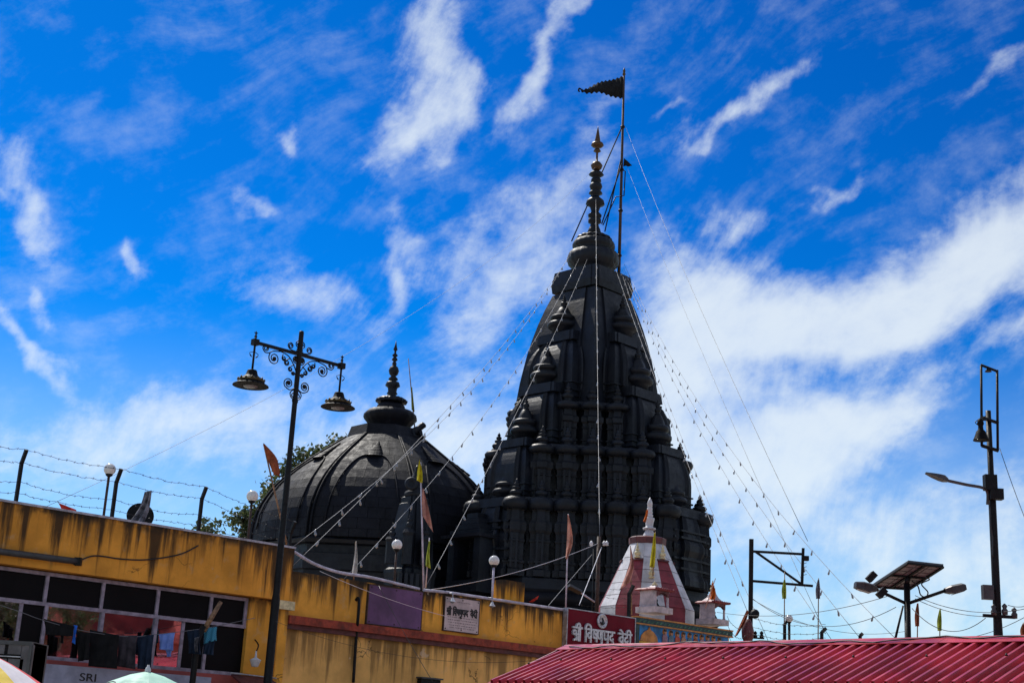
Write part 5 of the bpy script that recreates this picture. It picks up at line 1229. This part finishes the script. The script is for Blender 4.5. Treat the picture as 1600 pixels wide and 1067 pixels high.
# solar street light
sy = 24.5; b = P(1417, 1040, sy)
t = thing('solar_street_light', 'solar street light with tilted panel and two lamp arms behind the red roof', 'street light', Vector((b.x, b.y, 0)))
MB().tube([Vector((b.x, b.y, 0)), P(1417, 912, sy)], .055, 10).build('post', 'iron', t)
cr = [P(1363, 915, sy+.55), P(1421, 918.5, sy+.35), P(1474, 884, sy-.55), P(1419, 878, sy-.35)]
nn = (cr[1]-cr[0]).cross(cr[3]-cr[0]).normalized(); nn = nn if nn.z > 0 else -nn
def quad(u, v): return cr[0].lerp(cr[1], u).lerp(cr[3].lerp(cr[2], u), v)
q = MB(); q.slab([quad(0, 0), quad(1, 0), quad(1, 1), quad(0, 1)], nn*.04); pn = q.build('panel', 'solar_back', t)
for i in range(3):
    for j in range(6):
        q = MB(); u0, u1, v0, v1 = i/3+.02, (i+1)/3-.02, j/6+.012, (j+1)/6-.012; q.slab([quad(u0, v0)-nn*.004, quad(u1, v0)-nn*.004, quad(u1, v1)-nn*.004, quad(u0, v1)-nn*.004], nn*.003); q.build('cell_back', 'lens_grey', pn)
q = MB(); q.slab([quad(.02, .02)+nn*.042, quad(.98, .02)+nn*.042, quad(.98, .98)+nn*.042, quad(.02, .98)+nn*.042], nn*.006); q.build('glass', 'solar_cell', pn)
for u in (.0, .5, 1.0): MB().bar(quad(u, 0)-nn*.02, quad(u, 1)-nn*.02, .035, .035, nn).build('rail', 'iron', pn)
for v in (0, .5, 1.0): MB().bar(quad(0, v)-nn*.022, quad(1, v)-nn*.022, .03, .03, nn).build('rail', 'iron', pn)
MB().tube([P(1417, 912, sy), quad(.5, .5)-nn*.03], .045, 8).build('neck', 'iron', t)
for a, b_, hd in (((1417, 943), (1368, 920), (1336, 913)), ((1417, 943), (1478, 922), (1507, 917))):
    MB().tube([P(*a, sy), P(*b_, sy)], .028, 8).build('lamp_arm', 'iron', t)
    p0, p1 = P(*b_, sy), P(*hd, sy-.1); q = MB(); d_ = (p1-p0).normalized(); sd2 = Vector((0, 1, 0)); nz = d_.cross(sd2).normalized(); nz = nz if nz.z > 0 else -nz
    q.loft([[p0+d_*L_+sd2*s_*w_+nz*(hz if s_*q_ != 9 else 0)*q_ for s_, q_ in ((-1, -1), (1, -1), (1, .6), (.5, 1), (-.5, 1), (-1, .6))] for L_, w_, hz in ((-.02, .06, .04), (.08, .12, .07), (.25, .14, .075), ((p1-p0).length, .10, .05))]); h_ = q.build('lamp_head', 'lamp_grey', t)
    q = MB(); q.slab([p0+d_*.1-sd2*.09-nz*.082, p0+d_*.1+sd2*.09-nz*.082, p1-d_*.04+sd2*.07-nz*.062, p1-d_*.04-sd2*.07-nz*.062], nz*-.01); q.build('lens', 'lens_grey', h_)
for c_, lab in (((1362, 900), 0), ((1378, 925), 1)):
    c = P(*c_, sy-.4); MB().bar(c-Vector((.06, 0, .07)), c+Vector((.05, 0, .05)), .16, .11, Vector((0, 1, 0))).build('speaker_box', 'iron', t)
MB().tube(catmull([quad(.9, .6)-nn*.05, P(1452, 905, sy), P(1440, 912, sy), P(1450, 925, sy), P(1445, 935, sy)], 6), .012, 5).build('cable', 'wire_black', t)
MB().tube(catmull([quad(.7, .4)-nn*.05, P(1434, 915, sy), P(1438, 928, sy), P(1443, 932, sy)], 6), .012, 5).build('cable', 'wire_black', t)
o = pole('prop_bar', 'short leaning iron bar beside the solar lamp post', (1396, 1010), (1411, 946), 25.5, .025, 'iron', 'bar')
# utility pole at the far right
uy = 23.0; b = P(1562, 1040, uy); b0 = Vector((b.x, b.y, 0)); up_ = P(1547, 642, uy)
t = thing('utility_pole', 'tall black utility pole with top wire frame and bell lamp', 'utility pole', b0)
topz = up_.z
MB().lathe([(.085, 0), (.075, topz*.5), (.065, topz*.56), (.062, topz*.8), (.05, topz*.81), (.045, topz)], b0, 12).build('pole', 'iron', t)
def ub(pts, r=.022, nm='frame_rod'): MB().tube([P(x, y, uy-.06) for x, y in pts], r, 6).build(nm, 'iron', t)
ub([(1534, 697), (1533, 571)]); ub([(1532.5, 570), (1558, 580)]); ub([(1558, 578), (1559, 704)]); ub([(1532, 651), (1560, 661)], .028, 'cross_bar'); ub([(1534, 696), (1560, 704)], .03, 'cross_bar')
MB().lathe([(.06, -.03), (.04, .0), (.015, .03)], P(1544, 578, uy-.06), 10).build('top_lamp', 'iron', t)
bc = P(1533, 684, uy-.25); r = 12*mpp(bc)
MB().lathe([(r*1.05, -r*.35), (r*.98, -r*.2), (r*.75, r*.35), (r*.62, r*.8), (r*.35, r*1.1), (r*.32, r*1.6), (r*.45, r*1.9), (r*.3, r*2.5), (r*.1, r*2.6)], bc, 20).build('bell_lamp', 'lamp_black', t)
MB().tube([bc+Z*r*2.4, P(1546, 655, uy)], .02, 6).build('lamp_bracket', 'iron', t)
MB().tube(catmull([bc+Z*r*1.5, P(1524, 660, uy-.3), P(1530, 655, uy-.2), P(1540, 650, uy-.1)], 5), .008, 5).build('lamp_wire', 'wire_black', t)
for c_, hw_, hh_ in (((1547, 754), .10, .13), ((1556, 772), .11, .09)):
    c = P(*c_, uy-.12); MB().box(c-Vector((hw_, .07, hh_)), c+Vector((hw_, .07, hh_))).build('switch_box', 'iron', t)
c = P(1543, 925, uy-.15); MB().box(c-Vector((.085, .06, .115)), c+Vector((.085, .06, .115))).build('floodlight', 'lamp_grey', t); MB().tube([c, P(1556, 920, uy)], .018, 6).build('floodlight_arm', 'iron', t)
MB().bar(P(1536, 961, uy-.05), P(1586, 964, uy-.05), .05, .05, Z).build('cross_arm', 'iron', t)
for x, y in ((1553, 957), (1570, 956), (1585, 962)): MB().lathe([(.045, -.04), (.05, .03), (.03, .06), (.045, .1), (.01, .14)], P(x, y, uy-.06), 10).build('insulator', 'lamp_grey', t)
MB().tube(catmull([P(1547, 790, uy-.1), P(1548, 820, uy-.12), P(1551, 840, uy-.1), P(1551, 870, uy-.1)], 6), .012, 5).build('cable', 'wire_black', t)
t = thing('arm_streetlight', 'flat LED street light on a long arm from the utility pole', 'street light', P(1541, 780, uy))
MB().tube(catmull([P(1543, 788, uy-.08), P(1543, 770, uy-.1), P(1536, 762, uy-.15), P(1510, 757, uy-.25), P(1478, 750, uy-.35)], 6), .026, 8).build('arm', 'lamp_grey', t)
p0, p1 = P(1481, 751, uy-.35), P(1446, 739, uy-.5); d_ = (p1-p0).normalized(); sd2 = Vector((.1, 1, 0)).normalized(); nz = d_.cross(sd2).normalized(); nz = nz if nz.z > 0 else -nz
q = MB(); q.loft([[p0+d_*L_+sd2*s_*w_+nz*q_*hz for s_, q_ in ((-1, -.5), (1, -.5), (.7, 1), (-.7, 1))] for L_, w_, hz in ((0, .04, .035), (.08, .09, .06), (.16, .12, .05), (.30, .11, .03), ((p1-p0).length, .05, .012))]); q.build('head', 'lamp_grey', t)

# ------------------------------------------------------------------ festoon strings and wires
bulb = None
def festoon(a, Ya, b, Yb, sg, lab, n, m_='wire_grey', r=.014, bs=1.0):
    global bulb
    p0, p1 = P(*a, Ya), P(*b, Yb); t = thing('string_lights', lab, 'string lights', p0, 'festoon strings from the tower'); pts = sag(p0, p1, sg, 28)
    MB().tube(pts, r, 4).build('cable', m_, t)
    for k in range(1, n):
        f = (k+random.uniform(-.12, .12))/n*(len(pts)-1); i = min(int(f), len(pts)-2); p = pts[i].lerp(pts[i+1], f-i)
        if bulb is None:
            q = MB(); q.lathe([(.003, -.13), (.022, -.115), (.026, -.085), (.017, -.05), (.016, -.01), (.006, .01)], p, 8); bulb = q.build('bulb', 'bulb_glass', t); bulb.data.transform(Matrix.Translation(t.location-p)); bulb.location = p-t.location
        else:
            o = bulb.copy(); C.objects.link(o); o.parent = t; o.location = p-t.location; o.rotation_euler = (random.uniform(-.4, .4), random.uniform(-.4, .4), 0)
        o_ = t.children[-1] if t.children else None
FE = [((893, 392), TY-.4, (455, 856), 27, 1.2, 'string of bulbs from the tower top to the parapet corner, upper of the pair', 26),
 ((893, 396), TY-.4, (455, 886), 27, .6, 'string of bulbs from the tower top to the parapet corner, lower of the pair', 26),
 ((905, 404), TY-1.1, (530, 912), 28, 1.0, 'string of bulbs from the tower top ending behind the purple board', 26),
 ((918, 404), TY-1.35, (664, 918), 29, .4, 'string of bulbs from the tower top ending at the wall conduit joint', 26),
 ((931, 312), TY-1, (937, 838), 31, .2, 'string of bulbs falling straight down to the wire mast', 24),
 ((958, 408), TY-1.0, (1172, 965), 31, .3, 'string of bulbs crossing the tower front to the gantry pole foot', 24),
 ((968, 415), TY-1, (1200, 1000), 30.5, .5, 'string of bulbs from the tower top passing close beside the gantry pole', 24),
 ((972, 420), TY-1, (1300, 1000), 30, .8, 'string of bulbs from the tower top reaching the grey rag flag', 24),
 ((974, 418), TY-1, (1345, 998), 30, 1.0, 'string of bulbs from the tower top ending beside the solar light', 24),
 ((975, 412), TY-1, (1402, 1000), 30, 1.3, 'string of bulbs from the tower top ending under the solar panel', 24)]
for a, Ya, b, Yb, sg, lab, n_ in FE: festoon(a, Ya, b, Yb, sg, lab, n_, 'wire_grey', .008 if 'straight' in lab else .006)
def wire(a, Ya, b, Yb, sg, lab, r=.012, m_='wire_black'):
    r *= .55; pts = sag(P(*a, Ya), P(*b, Yb), sg, 20); o = MB().tube(pts, r, 4).build('overhead_wire', m_, None, pts[0]); tag(o, lab, 'wire', 'overhead wires')
wire((40, 806), 24, (930, 262), 64, 1.2, 'very long thin guy wire from beyond the parapet to the tower flagpole', .0075, 'wire_grey')
wire((978, 200), 65, (1262, 845), 31, .4, 'thin guy wire from the flagpole down to the gantry frame', .012)
wire((980, 262), 65, (1290, 990), 31, .3, 'lower thin guy wire from the small pennant to the red ridge', .010)
wire((936, 848), py_, (560, 930), 27, .25, 'pale wire running from the wire mast left across the dome', .014, 'wire_white')
wire((940, 855), py_, (905, 945), 27, 0, 'pale stay from the wire mast down to the sign corner', .014, 'wire_white')
wire((925, 866), py_, (855, 948), 28, 0, 'thin dark stay from the mast to the boundary wall top', .010, 'wire_grey')
wire((500, 892), 20, (700, 963), 23, .05, 'pale cable slanting across the purple board', .007, 'wire_white')
wire((592, 915), 24.3, (676, 1064), 23, .03, 'black cable hanging diagonally across the purple board', .009)
wire((430, 970), 22, (850, 1030), 22.5, .25, 'thin dark cable slung along the lower ochre wall', .006)
wire((1120, 956), 31, (1390, 930), 26, .2, 'wire from the far pavilion to the solar lamp post', .012)
wire((1176, 935), 30, (1400, 948), 25, .45, 'sagging wire from gantry to solar lamp post', .012)
wire((1176, 936), 30, (1420, 985), 27, .3, 'sagging wire from gantry down behind the solar post', .010)
wire((1430, 930), 25, (1600, 951), 22, .15, 'wire from the solar lamp to beyond the utility pole', .012)
wire((1430, 935), 25, (1560, 962), 23, .1, 'second wire from the solar lamp to the pole cross arm', .012)
wire((1425, 950), 25, (1540, 965), 23, .3, 'slack wire from the solar post to the cross arm', .012)
wire((1562, 700), 23, (1640, 900), 21, .1, 'stay wire falling beside the utility pole', .010)
wire((1575, 945), 23, (1640, 925), 21, .1, 'wire leaving the cross arm away from the solar light', .012)
wire((1450, 998), 26, (1640, 940), 22, .2, 'wire rising from the ridge past the utility pole', .010)
for i, (ya, yb) in enumerate(((965, 975), (979, 988), (990, 996))):
    barbed(P(1176, ya, 29), P(1290, yb, 28), ['upper', 'middle', 'lower'][i]+' barbed strand over the red ridge beside the globe lamp', 'barbed wire over the red ridge', .08, .005)
for i, (ya, yb) in enumerate(((962, 968), (975, 985), (990, 992))):
    barbed(P(1136, ya, 30), P(1172, yb, 29.5), ['upper', 'middle', 'lower'][i]+' slack barbed strand between frieze wall and gantry', 'barbed wire over the red ridge', .22, .005)

# ------------------------------------------------------------------ washing, banner and umbrellas in front of the windows
lo_ = .75
def CL(px, py): return W(px, py, lo_)
t = thing('clothesline', 'thin clothesline strung in front of the window band', 'clothesline', CL(60, 948))
pts = catmull([CL(-60, 925), CL(30, 955), CL(66, 968), CL(130, 985), CL(200, 994), CL(240, 991), CL(320, 981), CL(398, 965)], 8)
MB().tube(pts, .005, 5).build('line', 'wire_grey', t)
def garment(lab, tl_, tr_, bl, br, m_, nm='garment', wave=.03, o=lo_, extra=None):
    Yq = W((tl_[0]+tr_[0])/2, (tl_[1]+tr_[1])/2, o).y
    ml = ((tl_[0]+bl[0])/2+1, (tl_[1]+bl[1])/2); mr = ((tr_[0]+br[0])/2-1, (tr_[1]+br[1])/2)
    return sheet(nm, lab, 'clothing', [tl_, ml, bl], [tr_, mr, br], Yq, m_, wave, random.uniform(4, 6), 'washing on the clothesline')
garment('black shirt hanging on the line at the left mullion', (68, 966), (117, 978), (70, 991), (114, 994), 'cloth_black')
garment('black sleeve dangling below the left black shirt', (94, 990), (100, 992), (95, 1004), (99, 1005), 'cloth_black')
garment('thin bright blue cloth strip between two black garments', (115, 976), (121, 977), (112, 1003), (117, 1006), 'cloth_bright_blue', wave=.015)
garment('black trousers hanging next to the blue strip', (118, 985), (141, 988), (121, 1033), (138, 1030), 'cloth_black')
garment('wide black cloth filling the middle of the line', (140, 983), (186, 992), (137, 1040), (182, 1044), 'cloth_black')
garment('charcoal grey shirt with pocket on the line', (185, 992), (214, 992), (181, 1040), (212, 1045), 'cloth_grey')
garment('dark navy cloth beside the blue towel', (214, 993), (240, 991), (214, 1044), (236, 1046), 'cloth_navy')
garment('pale blue towel hanging on the line', (248, 990), (273, 988), (248, 1014), (271, 1016), 'cloth_blue', 'towel')
garment('pale blue tail under the pale blue towel', (258, 1014), (269, 1015), (260, 1026), (267, 1025), 'cloth_blue', 'towel', .015)
garment('dark cloth behind the bamboo prop', (292, 985), (312, 983), (294, 1020), (314, 1022), 'cloth_navy')
garment('teal checked cloth hung over the line beside the bamboo prop', (318, 981), (339, 979), (317, 1006), (338, 1000), 'cloth_check')
garment('faded navy cloth below the teal checked cloth', (317, 1003), (337, 999), (316, 1021), (333, 1023), 'cloth_navy')
o = MB().tube([CL(345, 940), CL(318, 985)], .035, 8, True, .045).build('bamboo_prop', 'bamboo', None, CL(318, 985)); tag(o, 'slanting bamboo pole propping the clothesline', 'pole')
q0 = CL(308, 1000); o = MB().tube([Vector((q0.x, q0.y, 0)), q0, CL(318, 978)], .05, 8).build('line_post', 'iron', None, Vector((q0.x, q0.y, 0))); tag(o, 'black upright post carrying the clothesline', 'post')
sheet('rag', 'black and white rag knotted on the clothesline post', 'cloth', [(304, 996), (303, 1010), (305, 1018)], [(311, 994), (309, 1006), (309, 1018)], CL(306, 1000).y-.12, 'rag_grey', .05, 5)
# SRI banner board under the windows
t = thing('sri_banner', 'grey blue banner reading SRI below the windows', 'banner', W(190, 1060, .3)); s0, s1 = S(63, 1050, .3), S(330, 1067, .3); zb_ = Zw(70, 1036, .3)
q = MB(); wbox(q, s0, s1, zb_-1.2, zb_, .25, .29); q.build('board', 'banner_grey', t)
q = MB(); wbox(q, S(45, 1045, .3), s0-.01, zb_-1.2, zb_+.03, .24, .28); q.build('side_strip', 'far_pink', t)
fc = bpy.data.curves.new('sri', 'FONT'); fc.body = 'SRI'; fc.size = 1.0; fc.extrude = .02
tmp = bpy.data.objects.new('sri_tmp', fc); C.objects.link(tmp); dg_ = bpy.context.evaluated_depsgraph_get(); me = bpy.data.meshes.new_from_object(tmp.evaluated_get(dg_)); bpy.data.objects.remove(tmp)
xs = [v.co.x for v in me.vertices]; ys = [v.co.y for v in me.vertices]; lw, lh = max(xs)-min(xs), max(ys)-min(ys)
sa, sb = S(125, 1058, .3), S(150, 1061, .3); za, zb4 = Zw(125, 1063, .3), Zw(125, 1050.5, .3)
q = MB(); q.add([wpt(sa+(v.co.x-min(xs))/lw*(sb-sa), za+(v.co.y-min(ys))/lh*(zb4-za), .295+v.co.z*.25) for v in me.vertices], [tuple(p.vertices) for p in me.polygons]); q.build('lettering', 'black_ink', t)
# framed metal cabinet at the left edge
def B3(px, py): return P(px, py, 15.0)
t = thing('metal_cabinet', 'dark framed metal cabinet with grey panels beside the striped umbrella', 'cabinet', Vector((B3(20, 1060).x, 15, 0)))
a, b = B3(-40, 995), B3(51, 1003.5)
q = MB(); q.box((a.x, 15.05, 0), (b.x, 15.5, b.z)); q.build('body', 'dark_room', t)
q = MB(); q.box((a.x, 15.0, b.z-.03), (b.x, 15.55, b.z+.01)); q.box((b.x-.03, 15.0, .01), (b.x, 15.55, b.z-.031)); q.build('frame', 'lamp_grey', t)
for x0, x1, y0, y1 in ((-35, 5, 1004, 1021), (13, 31, 1005, 1022), (-35, 5, 1026, 1060), (12, 31, 1028, 1062), (34, 45, 1006, 1060)):
    p0, p1 = B3(x0, y0), B3(x1, y1); MB().box((p0.x, 15.02, p1.z), (p1.x, 15.05, p0.z)).build('panel', 'box_metal', t)
p0, p1 = B3(-35, 1023), B3(32, 1025); MB().box((p0.x, 15.0, p1.z), (p1.x, 15.04, p0.z)).build('rail', 'galv', t)
# umbrellas
def umbrella(lab, tip, Y, R, hgt, gores, mats, rot=0):
    tp = P(*tip, Y); t = thing('market_umbrella', lab, 'umbrella', Vector((tp.x, tp.y, 0)), 'market umbrellas'); n_ = gores
    for k in range(n_):
        rows = []
        for j in range(7):
            u = j/6; row = []
            for i in range(5):
                a = rot+2*math.pi*(k+i/4)/n_; sgm = 1-.035*math.sin(math.pi*i/4)*u; row.append(tp+Vector((math.cos(a), math.sin(a), 0))*R*u*sgm-Z*(hgt*(u**1.4)+.02*math.sin(math.pi*i/4)*u))
            rows.append(row)
        q = MB(); vs = [p for r_ in rows for p in r_]; vb = [p-Z*.012 for p in vs]; kk = len(vs); fs = []
        for j in range(6):
            for i in range(4): a_ = j*5+i; fs += [(a_, a_+1, a_+6, a_+5), (kk+a_+5, kk+a_+6, kk+a_+1, kk+a_)]
        q.add(vs+vb, fs, True); q.build('gore', mats[k % len(mats)], t)
        a = rot+2*math.pi*k/n_; q = MB(); q.tube([tp+Vector((math.cos(a), math.sin(a), 0))*R*u-Z*(hgt*u**1.4+.022) for u in (0, .25, .5, .75, 1)], .008, 5); q.build('rib', 'galv', t)
    MB().tube([Vector((tp.x, tp.y, 0)), tp+Z*.01], .02, 8).build('pole', 'galv', t); MB().lathe([(.02, -.02), (.028, .01), (.02, .03), (.012, .04), (.01, .055)], tp, 10).build('tip', 'white_paint', t)
    return t, tp
um, tp = umbrella('mint green market umbrella with printed outline under the windows', (231, 1048), 13.0, .9, .46, 8, ['u_mint'], .3)
q = MB()
for cx, cy, r_ in ((.08, -.35, .10), (.02, -.42, .07)):
    q.tube([tp+Vector((cx-.35+r_*math.cos(a)*.8, cy+r_*math.sin(a), -.46*(math.hypot(cx-.35+r_*math.cos(a)*.8, cy+r_*math.sin(a))/.9)**1.4+.008)) for a in [2*math.pi*k/18 for k in range(17)]], .006, 4)
q.build('print_outline', 'lamp_grey', um)
umbrella('rainbow striped market umbrella beside the metal cabinet', (-42, 1012), 11.5, .95, .5, 12, ['u_violet', 'u_yellow', 'u_white', 'u_red'], .42)
# maroon tin canopy edge under the lamp
ca = W(374, 1058, .3); t = thing('tin_canopy', 'small dark maroon tin canopy at the foot of the street lamp', 'canopy', Vector((ca.x, ca.y, 0)))
s0, s1 = S(374, 1058, .3), S(432, 1062, .3); z_ = Zw(380, 1056, .3)
q = MB(); q.slab([wpt(s0, z_, .05), wpt(s1, z_, .05), wpt(s1+.1, z_-.35, 1.0), wpt(s0-.1, z_-.35, 1.0)], Z*.03); q.build('sheet', 'maroon_dark', t)
for s_ in (s0, s1): p = wpt(s_, z_-.3, .9); MB().tube([Vector((p.x, p.y, 0)), p], .025, 6).build('post', 'iron', t)
MB().tube([wpt(s0-.05, z_+.05, .1), wpt(s1+.1, z_+.02, .15)], .012, 5).build('edge_rod', 'galv', t)
# dark vent box low on the wall
t = thing('vent_box', 'black vent box low on the ochre boundary wall', 'vent', W(665, 1062, .02)); q = MB(); wbox(q, S(653, 1062), S(683, 1064), Zw(660, 1080), Zw(660, 1060), -.02, .1); q.build('box', 'iron', t)
q = MB(); wbox(q, S(651, 1062), S(685, 1064), Zw(660, 1060)+.003, Zw(660, 1060)+.03, -.02, .14); q.build('lid', 'lamp_grey', t)

# ------------------------------------------------------------------ trees behind the parapet and dome
def tree(lab, base, crowns, Y, seed, nl=2600, ls=.16, world=None):
    P = (lambda x, y, Y_: Vector((world.x+x, world.y, y))) if world else globals()['P']; mpp = (lambda v: 1.0) if world else globals()['mpp']
    rnd = random.Random(seed); b = P(*base, Y); b = Vector((b.x, b.y, 0)); t = thing('leafy_tree', lab, 'tree', b, 'trees behind the temple')
    q = MB(); cents = []
    top = P(*crowns[0][:2], Y)
    trunk_top = Vector((b.x, b.y, top.z*.55)); q.tube([b, b.lerp(trunk_top, .5)+Vector((.15, 0, 0)), trunk_top], .28, 10, True, .16)
    for (x, y, rx, rz) in crowns:
        c = P(x, y, Y); cents.append((c, rx*mpp(c), rz*mpp(c)))
        q.tube(catmull([trunk_top-Z*.5, trunk_top.lerp(c, .5)+Vector((rnd.uniform(-.4, .4), rnd.uniform(-.4, .4), .2)), c+Z*rz*mpp(c)*.5], 5), .10, 6, True, .02)
    lm = MB(); 
    for c, rx, rz in cents:
        # clumps on twigs
        ncl = max(10, int(26*rx))
        for k in range(ncl):
            a = rnd.uniform(0, 2*math.pi); ph = math.acos(rnd.uniform(-.7, 1)); rr_ = rnd.uniform(.45, 1.05)
            cc = c+Vector((rx*rr_*math.sin(ph)*math.cos(a), rx*rr_*math.sin(ph)*math.sin(a), rz*rr_*math.cos(ph)))
            q.tube([c.lerp(cc, .25)-Z*.2, c.lerp(cc, .7)+Z*.05, cc], .02, 4, True, .006)
            for j in range(rnd.randint(16, 34)):
                p = cc+Vector((rnd.gauss(0, .26), rnd.gauss(0, .26), rnd.gauss(0, .22))); d_ = Vector((rnd.gauss(0, 1), rnd.gauss(0, 1), rnd.gauss(-.3, .7))).normalized(); s_ = d_.orthogonal().normalized(); s_.rotate(Matrix.Rotation(rnd.uniform(0, 6.28), 3, d_)) ; L_ = ls*rnd.uniform(.7, 1.3)
                lm.add([p, p+d_*L_*.45+s_*L_*.3, p+d_*L_, p+d_*L_*.45-s_*L_*.3], [(0, 1, 2, 3)])
    q.build('trunk', 'bark', t); o = lm.build('crown', 'leaf', t); o['kind'] = 'stuff'
tree('leafy tree rising behind the left shoulder of the black dome', (470, 900), [(480, 718, 20, 22), (526, 702, 14, 16), (450, 742, 18, 20), (505, 712, 18, 14), (428, 765, 14, 16)], 76, 3, ls=.26)
tree('bushy tree at the left foot of the black dome behind the globe lamp', (405, 960), [(404, 800, 14, 20), (378, 812, 16, 18), (428, 775, 14, 18), (394, 838, 22, 18)], 80, 5, ls=.30)
tree('small treetop peeping over the parapet beside the fence post', (325, 960), [(326, 832, 10, 9)], 52, 8, ls=.22)

# ------------------------------------------------------------------ pink building across the square (mirrored in the window film)
wc_ = W(190, 985); dv = (wc_-EYE).normalized(); rv = dv-N_*2*dv.dot(N_); rh_ = Vector((rv.x, rv.y, 0)).normalized(); fc0 = wc_+rh_*30; fc0.z = 0; sdv = Vector((-rh_.y, rh_.x, 0))
t = thing('pink_building', 'pink plastered house with white balcony railing mirrored in the window film', 'building', fc0)
def fb(mb, a0, a1, z0, z1, d0, d1): return mb.box8([fc0+sdv*x+rh_*y+Z*z for z in (z0, z1) for x, y in ((a0, d0), (a1, d0), (a1, d1), (a0, d1))])
fb(MB(), -11, 11, 0, 4.7, 0, 8).build('wall', 'far_pink', t)
fb(MB(), -11, 11, 4.7, 4.85, -.9, 8).build('balcony_slab', 'far_pink', t)
fb(MB(), -11, 11, 4.85, 9.5, 1.6, 8).build('upper_wall', 'far_pink', t)
for x in (-10.6, -6.5, -2.2, 2.2, 6.5, 10.6): fb(MB(), x-.3, x+.3, 4.85, 8.0, -.8, -.2).build('column', 'far_pink', t)
fb(MB(), -11.2, 11.2, 8.0, 8.4, -1.1, 1.6).build('roof_slab', 'far_pink', t)
for x0, x1 in ((-6, -2.7), (2.7, 6.0), (7, 10.2), (-10.2, -7)):
    for k in range(14): xx = x0+(x1-x0)*k/13; fb(MB(), xx-.05, xx+.05, 4.95, 5.75, -.75, -.68).build('baluster', 'far_white', t)
    fb(MB(), x0, x1, 5.75, 5.84, -.78, -.64).build('handrail', 'far_white', t)
for x in (-8, -3.5, 3.5, 8): fb(MB(), x-.7, x+.7, 4.9, 7.2, 1.52, 1.6).build('door', 'dark_room', t); fb(MB(), x-.8, x+.8, 1.2, 3.8, -.06, 0).build('window', 'dark_room', t)

for px, dist, cr_, sd_, lab in ((12, 22, [(0, 5.0, 1.5, 1.6), (.9, 4.3, 1.0, 1.2), (-.9, 4.2, 1.0, 1.1)], 21, 'street tree across the square mirrored in the end window pane'), (105, 24, [(0, 5.4, 1.0, .9), (.5, 4.9, .7, .8)], 23, 'slim street tree before the pink house mirrored in the window film')):
    wq = W(px, 990); dv = (wq-EYE).normalized(); rv = dv-N_*2*dv.dot(N_); hv = Vector((rv.x, rv.y, 0)).normalized(); pw_ = wq+hv*dist; pw_.z = 0
    tree(lab, (0, 0), cr_, 0, sd_, ls=.16, world=pw_)
